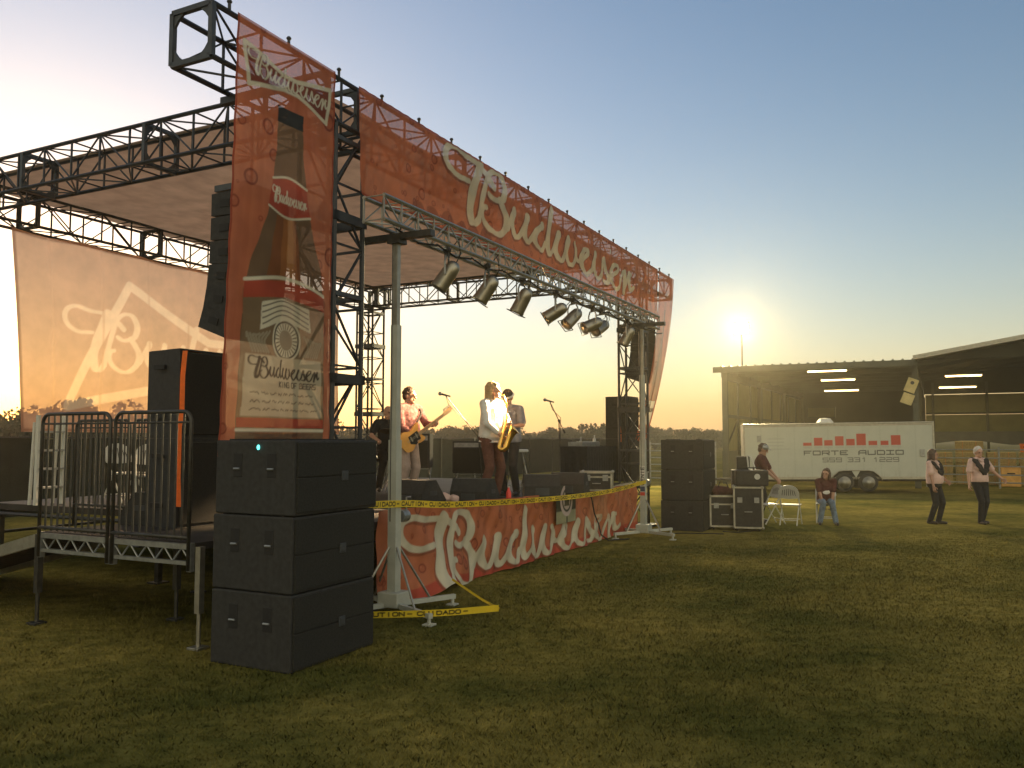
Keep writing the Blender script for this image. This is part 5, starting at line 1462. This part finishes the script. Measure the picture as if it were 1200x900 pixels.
# ================================================================== BARN
C0 = at(848, 560, 36.0); C0.z = 0
BRZ = -ANG
def bthing(name, label, cat, p=(0, 0, 0), group=None):
    v = Matrix.Rotation(BRZ, 3, 'Z') @ Vector(p)
    return thing(name, label, cat, C0 + v, BRZ, group), Vector(p)
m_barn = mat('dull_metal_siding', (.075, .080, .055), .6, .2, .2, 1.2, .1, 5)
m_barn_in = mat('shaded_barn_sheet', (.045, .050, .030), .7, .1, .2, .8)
m_panel = mat('yellowed_translucent_panel', (.22, .215, .10), .6, 0, .12, 2, trans=.3)
m_roof = mat('weathered_roof_sheet', (.20, .20, .17), .55, .3, .2, 1.0)
bt_, bb_ = bthing('barn', 'long open fronted metal barn with lit tubes under its roof', 'barn')
DEP, EH, X1, XR = 24., 5.0, 7.5, 30.
def roof_z(x, y): return EH + (0 if x < X1 else .165 * min(x - X1, 11) - .165 * max(0, x - X1 - 11)) + .012 * y
mb = MB()                                                      # ribbed roof of the low bay, then the gabled bay
n = 34
def rib_sheet(mb, xa, xb, ya, yb, n, th=.05):
    prof = []
    for i in range(n):
        xo = xa + (xb - xa) * i / n; d = (xb - xa) / n
        prof += [(xo, 0), (xo + d * .70, 0), (xo + d * .78, .055), (xo + d * .92, .055)]
    prof.append((xb, 0)); v = []; f = []
    for y in (ya, yb):
        for (x, dz) in prof: v.append((x, y, roof_z(x, y) + dz))
        for (x, dz) in prof: v.append((x, y, roof_z(x, y) - th))
    m = len(prof)
    for i in range(m - 1):
        f += [(i, i+1, 2*m+i+1, 2*m+i), (m+i+1, m+i, 3*m+i, 3*m+i+1), (i+1, i, m+i, m+i+1), (2*m+i, 2*m+i+1, 3*m+i+1, 3*m+i)]
    mb.add(v, f)
rib_sheet(mb, -.25, X1, -.35, DEP + .3, 22); mb.build('low_roof', m_roof, bt_)
mb = MB(); rib_sheet(mb, X1 + .005, X1 + 11, -1.2, DEP + .3, 26); rib_sheet(mb, X1 + 11.005, X1 + 22, -1.2, DEP + .3, 26); mb.build('gable_roof', m_roof, bt_)
mb = MB(); mb.box((X1/2 - .1, -.36, EH - .13), (X1 + .4, .05, .24)); mb.build('eave_board', m_barn, bt_)
mb = MB(); a = math.atan(.165)
mb.box((X1 + 5.5, -1.22, roof_z(X1 + 5.5, 0) + .0), (11.2, .05, .16), Matrix.Rotation(-a, 3, 'Y')); mb.build('rake_trim', M['alu'], bt_)
# gable wall panel above the opening
mb = MB(); mb.add([(X1, 0, EH - .02), (X1 + 11, 0, EH - .02), (X1 + 11, 0, EH + 11 * .165 - .08), (X1, .08, EH - .02), (X1 + 11, .08, EH - .02), (X1 + 11, .08, EH + 11 * .165 - .08)], [(0, 1, 2), (5, 4, 3), (0, 3, 4, 1), (1, 4, 5, 2), (2, 5, 3, 0)])
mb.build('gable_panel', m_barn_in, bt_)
# purlins and beams
for k in range(9):
    y = .4 + k * 2.85
    MB().box((X1/2 - .1, y, roof_z(0, y) - .16), (X1, .08, .18)).build('purlin', m_barn, bt_)
    MB().box((X1 + 5.5, y, roof_z(X1 + 5.5, y) - .17), (11, .08, .18), Matrix.Rotation(-a, 3, 'Y')).build('purlin', m_barn, bt_)
for x in (.1, X1, X1 + 11):
    MB().box((x, DEP/2, roof_z(x, DEP/2) - .40), (.16, DEP, .28), Matrix.Rotation(.012, 3, 'X')).build('beam', m_barn, bt_)
posts = [(.1, .1), (.1, 8), (.1, 16), (.1, 23.8), (X1, .1), (X1, 8), (X1, 16), (X1, 23.8), (X1 + 11, .1), (X1 + 11, 12), (X1 + 11, 23.8), (X1 + 4.6, 8), (X1 + 20, .1)]
for x, y in posts:
    MB().box((x, y, (roof_z(x, y) - .1)/2), (.22, .22, roof_z(x, y) - .1)).build('post', m_barn, bt_)
# walls
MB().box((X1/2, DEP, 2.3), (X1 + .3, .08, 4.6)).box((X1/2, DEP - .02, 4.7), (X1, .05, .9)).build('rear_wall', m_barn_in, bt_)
mb = MB(); mb.box((.0, DEP/2, .7), (.07, DEP, 1.4)); mb.box((.0, DEP/2, 4.82), (.07, DEP, .5)); mb.build('side_wall', m_barn, bt_)
for k in range(8):
    for z0, z1 in ((1.42, 2.85), (3.0, 4.55)):
        MB().box((0, DEP * (k + .5) / 8, (z0 + z1)/2), (.05, DEP/8 - .32, z1 - z0)).build('side_panel', m_panel, bt_)
    MB().box((.02, DEP * (k + 1) / 8 - .02, 2.9), (.12, .16, 3.4)).build('stud', m_barn, bt_)
    MB().tube((.09, DEP * k / 8 + .2, 1.5), (.09, DEP * (k + 1) / 8 - .2, 2.8), .04, n=4).build('wall_brace', m_barn, bt_)
MB().box((.03, DEP/2, 2.92), (.10, DEP - .6, .14)).build('girt', m_barn, bt_)
# tall bay rear: dark lower sheet, yellow light band, dark band
MB().box((X1 + 5.6, 12.6, 3.75), (10.7, .06, .92)).build('light_band', m_panel, bt_)
MB().box((X1 + 5.6, 12.6, 2.72), (10.7, .06, .90)).build('light_band', m_panel, bt_)
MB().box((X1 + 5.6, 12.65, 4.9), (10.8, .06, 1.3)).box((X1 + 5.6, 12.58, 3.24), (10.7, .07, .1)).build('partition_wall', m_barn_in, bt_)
for k in range(5): MB().box((X1 + .6 + 2.45 * k, 12.5, 2.9), (.12, .14, 3.9)).build('stud', m_barn, bt_)
m_tarp2 = mat('slate_grey_tarp', (.085, .09, .085), .7, 0, .2, 2, .2, 8)
cvx = MB(); nn_ = 24
for i in range(nn_):
    xa, xb = X1 + .5 + 10.6 * i / nn_, X1 + .5 + 10.6 * (i + 1) / nn_
    lo = lambda x: 1.62 + .22 * abs(math.sin((x - X1) * .75)) ** 1.5
    cvx.add([(xa, 12.0, 2.3), (xb, 12.0, 2.3), (xb, 11.95, lo(xb)), (xa, 11.95, lo(xa)), (xa, 12.03, 2.3), (xb, 12.03, 2.3), (xb, 11.98, lo(xb)), (xa, 11.98, lo(xa))], [(0, 1, 2, 3), (7, 6, 5, 4), (3, 2, 6, 7)])
cvx.build('hanging_tarp', m_tarp2, bt_)
# small bright opening high in the rear wall of the low bay
o_ = MB().box((1.3, DEP - .06, 3.72), (1.7, .06, .62)).build('rear_window', m_panel, bt_)
q = MB()
for (cx, cz, dx, dz) in ((1.3, 4.06, 1.86, .08), (1.3, 3.38, 1.86, .08), (.42, 3.72, .08, .6), (2.18, 3.72, .08, .6)): q.box((cx, DEP - .09, cz), (dx, .08, dz))
q.build('window_frame', m_barn, o_)
# lit tubes
def tube_light(label, p, L_, lamp=55, rz=0.):
    t, b = bthing('tube_light', label, 'light', p, 'lit tube lights under the barn roof')
    t.rotation_euler[2] = BRZ + rz
    MB().bbox((0, 0, .04), (L_ + .08, .16, .06), .01).build('housing', M['whiteplastic'], t)
    for sy in (-.045, .045): MB().tube((-L_/2, sy, -.012), (L_/2, sy, -.012), .026, n=10).build('tube', M['lamp_warm'], t)
    MB().tube((-L_ * .35, 0, .07), (-L_ * .35, 0, .32), .008).tube((L_ * .35, 0, .07), (L_ * .35, 0, .32), .008).build('hanger', M['darktube'], t)
    if lamp:
        L = bpy.data.lights.new('tube_glow', 'AREA'); L.shape = 'RECTANGLE'; L.size = L_; L.size_y = .15; L.energy = lamp; L.color = (1, .82, .42)
        lo = bpy.data.objects.new('tube_glow', L); COL.objects.link(lo); lo.parent = t; lo.location = (0, 0, -.06)
def bar_at(x, y, z):                                            # barn coordinates of what is seen at (x, y) at height z
    r = at(x, y, 10) - V3(0, 0, 1.9); k = (z - 1.9) / r.z; w = V3(0, 0, 1.9) + r * k
    l = Matrix.Rotation(-BRZ, 3, 'Z') @ (w - C0); return l
for (x, y, L_, z, lab) in ((969, 434.5, 1.55, 1.6, 'lit tube light frontmost in the low barn bay above the trailer'), (982, 445, 1.5, 6.5, 'lit tube light in the middle of the low barn bay above the trailer'), (986, 457.5, 1.7, 12.0, 'lit tube light farthest back in the low barn bay'),
                           (1129, 440, 1.35, 4.0, 'lit tube light nearer in the gabled barn bay'), (1122, 453.5, 1.55, 9.0, 'lit tube light farther back in the gabled barn bay')):
    r = at(x, y, 10) - V3(0, 0, 1.9); rl = Matrix.Rotation(-BRZ, 3, 'Z') @ r; ol = Matrix.Rotation(-BRZ, 3, 'Z') @ (V3(0, 0, 1.9) - C0)
    l = ol + rl * ((z - ol.y) / rl.y); tube_light(lab, tuple(l), L_, 13)
# yellow hanging sign on the post
t, b = bthing('hanging_sign', 'pale yellow two part sign tilted on the barn post', 'sign', (X1 - .15, -.16, 3.9))
m_sign = mat('faded_yellow_board', (.55, .45, .20), .7, 0, .15, 4)
rr_ = Matrix.Rotation(R(22), 3, 'Y')
MB().bbox((.02, 0, .10), (.40, .03, .55), .006, rr_).build('upper_board', m_sign, t)
MB().bbox((-.13, 0, -.42), (.42, .03, .42), .006, rr_).build('lower_board', m_sign, t)
MB().lathe([(0, .07), (.01, .07)], (.06, -.02, .2), (0, -1, 0), 12).build('mark', M['darktube'], t)
MB().tube((.12, 0, .36), (.16, .1, .75), .01).build('hanger', M['darktube'], t)
# floodlight on a mast at the barn corner
pm = at(864, 405, 36.6)
t, b = bthing('floodlight_mast', 'thin pole with a blazing floodlight at the barn corner', 'floodlight', (.75, .6, EH + .03))
MB().tube((0, 0, 0), (0, 0, 1.55), .035, n=8).bbox((0, 0, .02), (.3, .3, .04), .006).build('pole', M['darktube'], t)
hd = MB().bbox((0, 0, 1.72), (.62, .22, .46), .03, Matrix.Rotation(R(15), 3, 'X')).build('lamp_head', M['plate'], t)
MB().bbox((0, -.125, 1.69), (.56, .02, .40), .004, Matrix.Rotation(R(15), 3, 'X')).build('lamp_glass', M['lamp_flood'], hd)
L = bpy.data.lights.new('flood_beam', 'AREA'); L.shape = 'RECTANGLE'; L.size = .55; L.size_y = .4; L.energy = 1150; L.color = (1, .80, .42); L.spread = R(150)
lo = bpy.data.objects.new('flood_beam', L); COL.objects.link(lo); lo.parent = t; lo.location = (0, -.16, 1.68)
lo.rotation_euler = (R(-72), 0, R(-14))
# hay, gates and clutter under the gabled bay
hay_p = MB().bbox((0, 0, .23), (1.05, .5, .45), .03)
hm = hay_p.mesh('hay_bale'); hm.materials.append(M['hay'])
twn = MB()
for x in (-.25, .25): twn.path([(x, -.256, .01), (x, -.256, .452), (x, .256, .452), (x, .256, .01)], .007, 4)
tm = twn.mesh('twine'); tm.materials.append(M['orange'])
q_ = random.Random(9)
for c in range(8):
    for r_ in range((3, 4, 3, 3, 4, 4, 3, 4)[c]):
        o_ = bpy.data.objects.new('hay_bale', hm); COL.objects.link(o_)
        tw_ = bpy.data.objects.new('twine', tm); COL.objects.link(tw_); tw_.parent = o_
        v = Matrix.Rotation(BRZ, 3, 'Z') @ V3(X1 + .75 + c * 1.16, 4.2 + q_.uniform(-.1, .1), r_ * .455)
        o_.location = C0 + v; o_.rotation_euler[2] = BRZ + q_.uniform(-.06, .06)
        tag(o_, 'tan hay bale in the stacked rows behind the pipe fence in the barn', 'hay bale', 'hay bales stacked behind the pipe fence')
def pipe_fence(name, label, xa, xb, y, rails, nposts, post_h=1.6):
    t, b = bthing(name, label, 'fence', ((xa + xb)/2, y, 0))
    for z in rails: MB(b).tube((xa, y, z), (xb, y, z), .028, n=8).build('rail', M['galv'], t)
    for i in range(nposts):
        x = xa + (xb - xa) * i / (nposts - 1); MB(b).tube((x, y + .05, 0), (x, y + .05, post_h), .04, n=8).build('post', M['galv'], t)
pipe_fence('pipe_fence', 'five rail pale pipe fence across the open gabled barn bay', X1 + .3, X1 + 18, 1.4, (.22, .52, .85, 1.17, 1.50), 8)
pipe_fence('livestock_gate', 'dull pipe livestock gate beside the barn corner', -3.2, -.3, -.2, (.2, .5, .8, 1.1, 1.4, 1.7), 3, 1.8)
def crate(label, x, y, z, w, h, m_, rz):
    t, b = bthing('storage_box', label, 'box', (x, y, z)); t.rotation_euler[2] += rz
    MB().bbox((0, 0, h/2), (w, .5, h), .02).build('box_body', m_, t); MB().bbox((0, 0, h + .02), (w + .04, .54, .05), .01).build('lid', m_, t)
    MB().box((0, -.26, h * .7), (w * .4, .03, .05)).build('handle', M['rubber'], t)
crate('yellow storage box on the ground before the hay bales', X1 + 3.3, 3.3, 0, .7, .75, M['guitar'], .1)
crate('bright orange box on top of the stacked hay bales', X1 + 4.0, 4.2, 1.375, .42, .30, M['orange'], -.2)
crate('pale storage box on the stacked hay bales beside the orange box', X1 + 4.52, 4.2, 1.375, .40, .34, M['hay'], .15)
crate('dark maroon storage box standing before the pipe fence', X1 + 7.2, .8, 0, .6, .85, M['maroon'], .05)

# ================================================================== FAR FENCE
ft, fo = sthing('screened_fence', 'long chain fence with dark screen cloth behind the stage', 'fence', 20, 14)
q = MB(fo); n = 90; v = []; f = []
for i in range(n + 1):
    s_ = -22 + 76 * i / n
    for z in (.05, 1.92 + .03 * math.sin(i * 1.9)): v.append((s_, 14.0 + .05 * math.sin(i * 1.3), z))
for i in range(n): f.append((2*i, 2*i+2, 2*i+3, 2*i+1))
q.add(v, f); q.build('screen_cloth', M['screen'], ft)
for i in range(26): MB(fo).tube((-22 + 3.04 * i, 13.93, 0), (-22 + 3.04 * i, 13.93, 2.0), .03, n=6).build('post', M['galv'] if i % 6 == 4 else M['darktube'], ft)
MB(fo).tube((-22, 13.93, 1.95), (54, 13.93, 1.95), .02, n=6).build('top_rail', M['darktube'], ft)
s_, u_ = SU(at(636, 530, 53)); 
k = MB(fo); k.tube((s_, 13.8, 0), (s_, 13.8, 2.05), .06, n=8).tube((s_, 13.8, 1.9), (s_ - 2.6, 13.8, .35), .035, n=6); k.build('corner_post', M['galv'], ft)

# ================================================================== TREES
def tree_data(H_, Wd, nl, seed, leaf):
    r = np.random.default_rng(seed)
    nc = 16; cc = np.stack([r.normal(0, .30, nc) * Wd, r.normal(0, .30, nc) * Wd, H_ * (.30 + .58 * r.random(nc))], -1)
    cr = (.16 + .16 * r.random(nc)) * Wd * (1.15 - .6 * (cc[:, 2] / H_ - .3))
    idx = r.integers(0, nc, nl); d = r.normal(size=(nl, 3)); d /= np.linalg.norm(d, axis=1)[:, None]
    p = cc[idx] + d * (cr[idx] * r.random(nl) ** .4)[:, None]; p[:, 2] = np.maximum(p[:, 2], .12 * H_)
    a = r.normal(size=(nl, 3)); a /= np.linalg.norm(a, axis=1)[:, None]
    b = np.cross(a, r.normal(size=(nl, 3))); b /= np.linalg.norm(b, axis=1)[:, None]
    s = leaf * (.6 + .8 * r.random(nl))[:, None]
    v = np.stack([p - a * s, p + b * s * .6, p + a * s, p - b * s * .6], 1).reshape(-1, 3)
    me = bpy.data.meshes.new('crown'); me.vertices.add(nl * 4); me.vertices.foreach_set('co', v.astype('f').ravel())
    me.loops.add(nl * 4); me.loops.foreach_set('vertex_index', np.arange(nl * 4, dtype='i'))
    me.polygons.add(nl); me.polygons.foreach_set('loop_start', np.arange(0, nl * 4, 4, dtype='i')); me.update(calc_edges=True); me.materials.append(M['leaf'])
    m = MB(); m.path([(0, 0, 0), (.03 * Wd, 0, H_ * .25), (0, .02 * Wd, H_ * .55), (.02 * Wd, 0, H_ * .8)], [.05 * Wd, .04 * Wd, .025 * Wd, .008 * Wd], 7)
    for k in range(6):
        c = cc[k]; m.path([(0, 0, H_ * .22), tuple(c * np.array([.45, .45, .75])), tuple(c)], [.025 * Wd, .015 * Wd, .005 * Wd], 5)
    tm_ = m.mesh('trunk'); tm_.materials.append(M['bark'])
    return me, tm_
def plant(data, p, rz, sc, label, group=None, name='orchard_tree'):
    t = thing(name, label, 'tree', p, rz, group); t.scale = (sc, sc, sc)
    for nm, d in zip(('crown', 'trunk'), data):
        o_ = bpy.data.objects.new(nm, d); COL.objects.link(o_); o_.parent = t
KINDS = [tree_data(4.4, 3.6 + .5 * k, 1800, 21 + k, .22) for k in range(4)]
q_ = random.Random(17)
i = 0
for k in range(118):
    ang = R(-36 + 60 * k / 117); dist = 150 + q_.uniform(-26, 22)
    plant(KINDS[k % 4], (math.sin(ang) * dist, math.cos(ang) * dist, -.1), q_.uniform(0, 6.28), q_.uniform(.62, .98) * (1.25 if q_.random() < .14 else 1), 'dark orchard tree in the far row along the horizon', 'orchard trees along the horizon')
NEAR = tree_data(3.9, 4.6, 5200, 77, .15)
for (x, d, sc, l) in ((66, 46, 1.0, 'bushy dark tree showing through the foot of the backdrop cloth'), (22, 54, .95, 'dark tree at the open sky edge left of the backdrop cloth'), (-10, 47, .8, 'low dark tree beyond the ramp at the field edge'), (112, 60, .85, 'smaller dark tree behind the backdrop cloth above the guard rails')):
    p = at(x, 540, d); p.z = 0; plant(NEAR, p, x * .1, sc, l, None, 'tree')

# ================================================================== THIN HAZE ADDED FOR THE FLOODLIGHT GLOW AND LENS VEIL
hz = MB(); hz.box((0, 170, 8), (420, 460, 18))
m_hz = bpy.data.materials.new('veil_haze'); m_hz.use_nodes = True
nt = m_hz.node_tree; nt.nodes.remove(nt.nodes['Principled BSDF'])
pv = nt.nodes.new('ShaderNodeVolumePrincipled'); pv.inputs['Color'].default_value = (1, .90, .68, 1); pv.inputs['Density'].default_value = .0014; pv.inputs['Anisotropy'].default_value = .72
nt.links.new(pv.outputs[0], nt.nodes['Material Output'].inputs['Volume'])
tag(hz.build('haze', m_hz), None, None, kind='stuff')
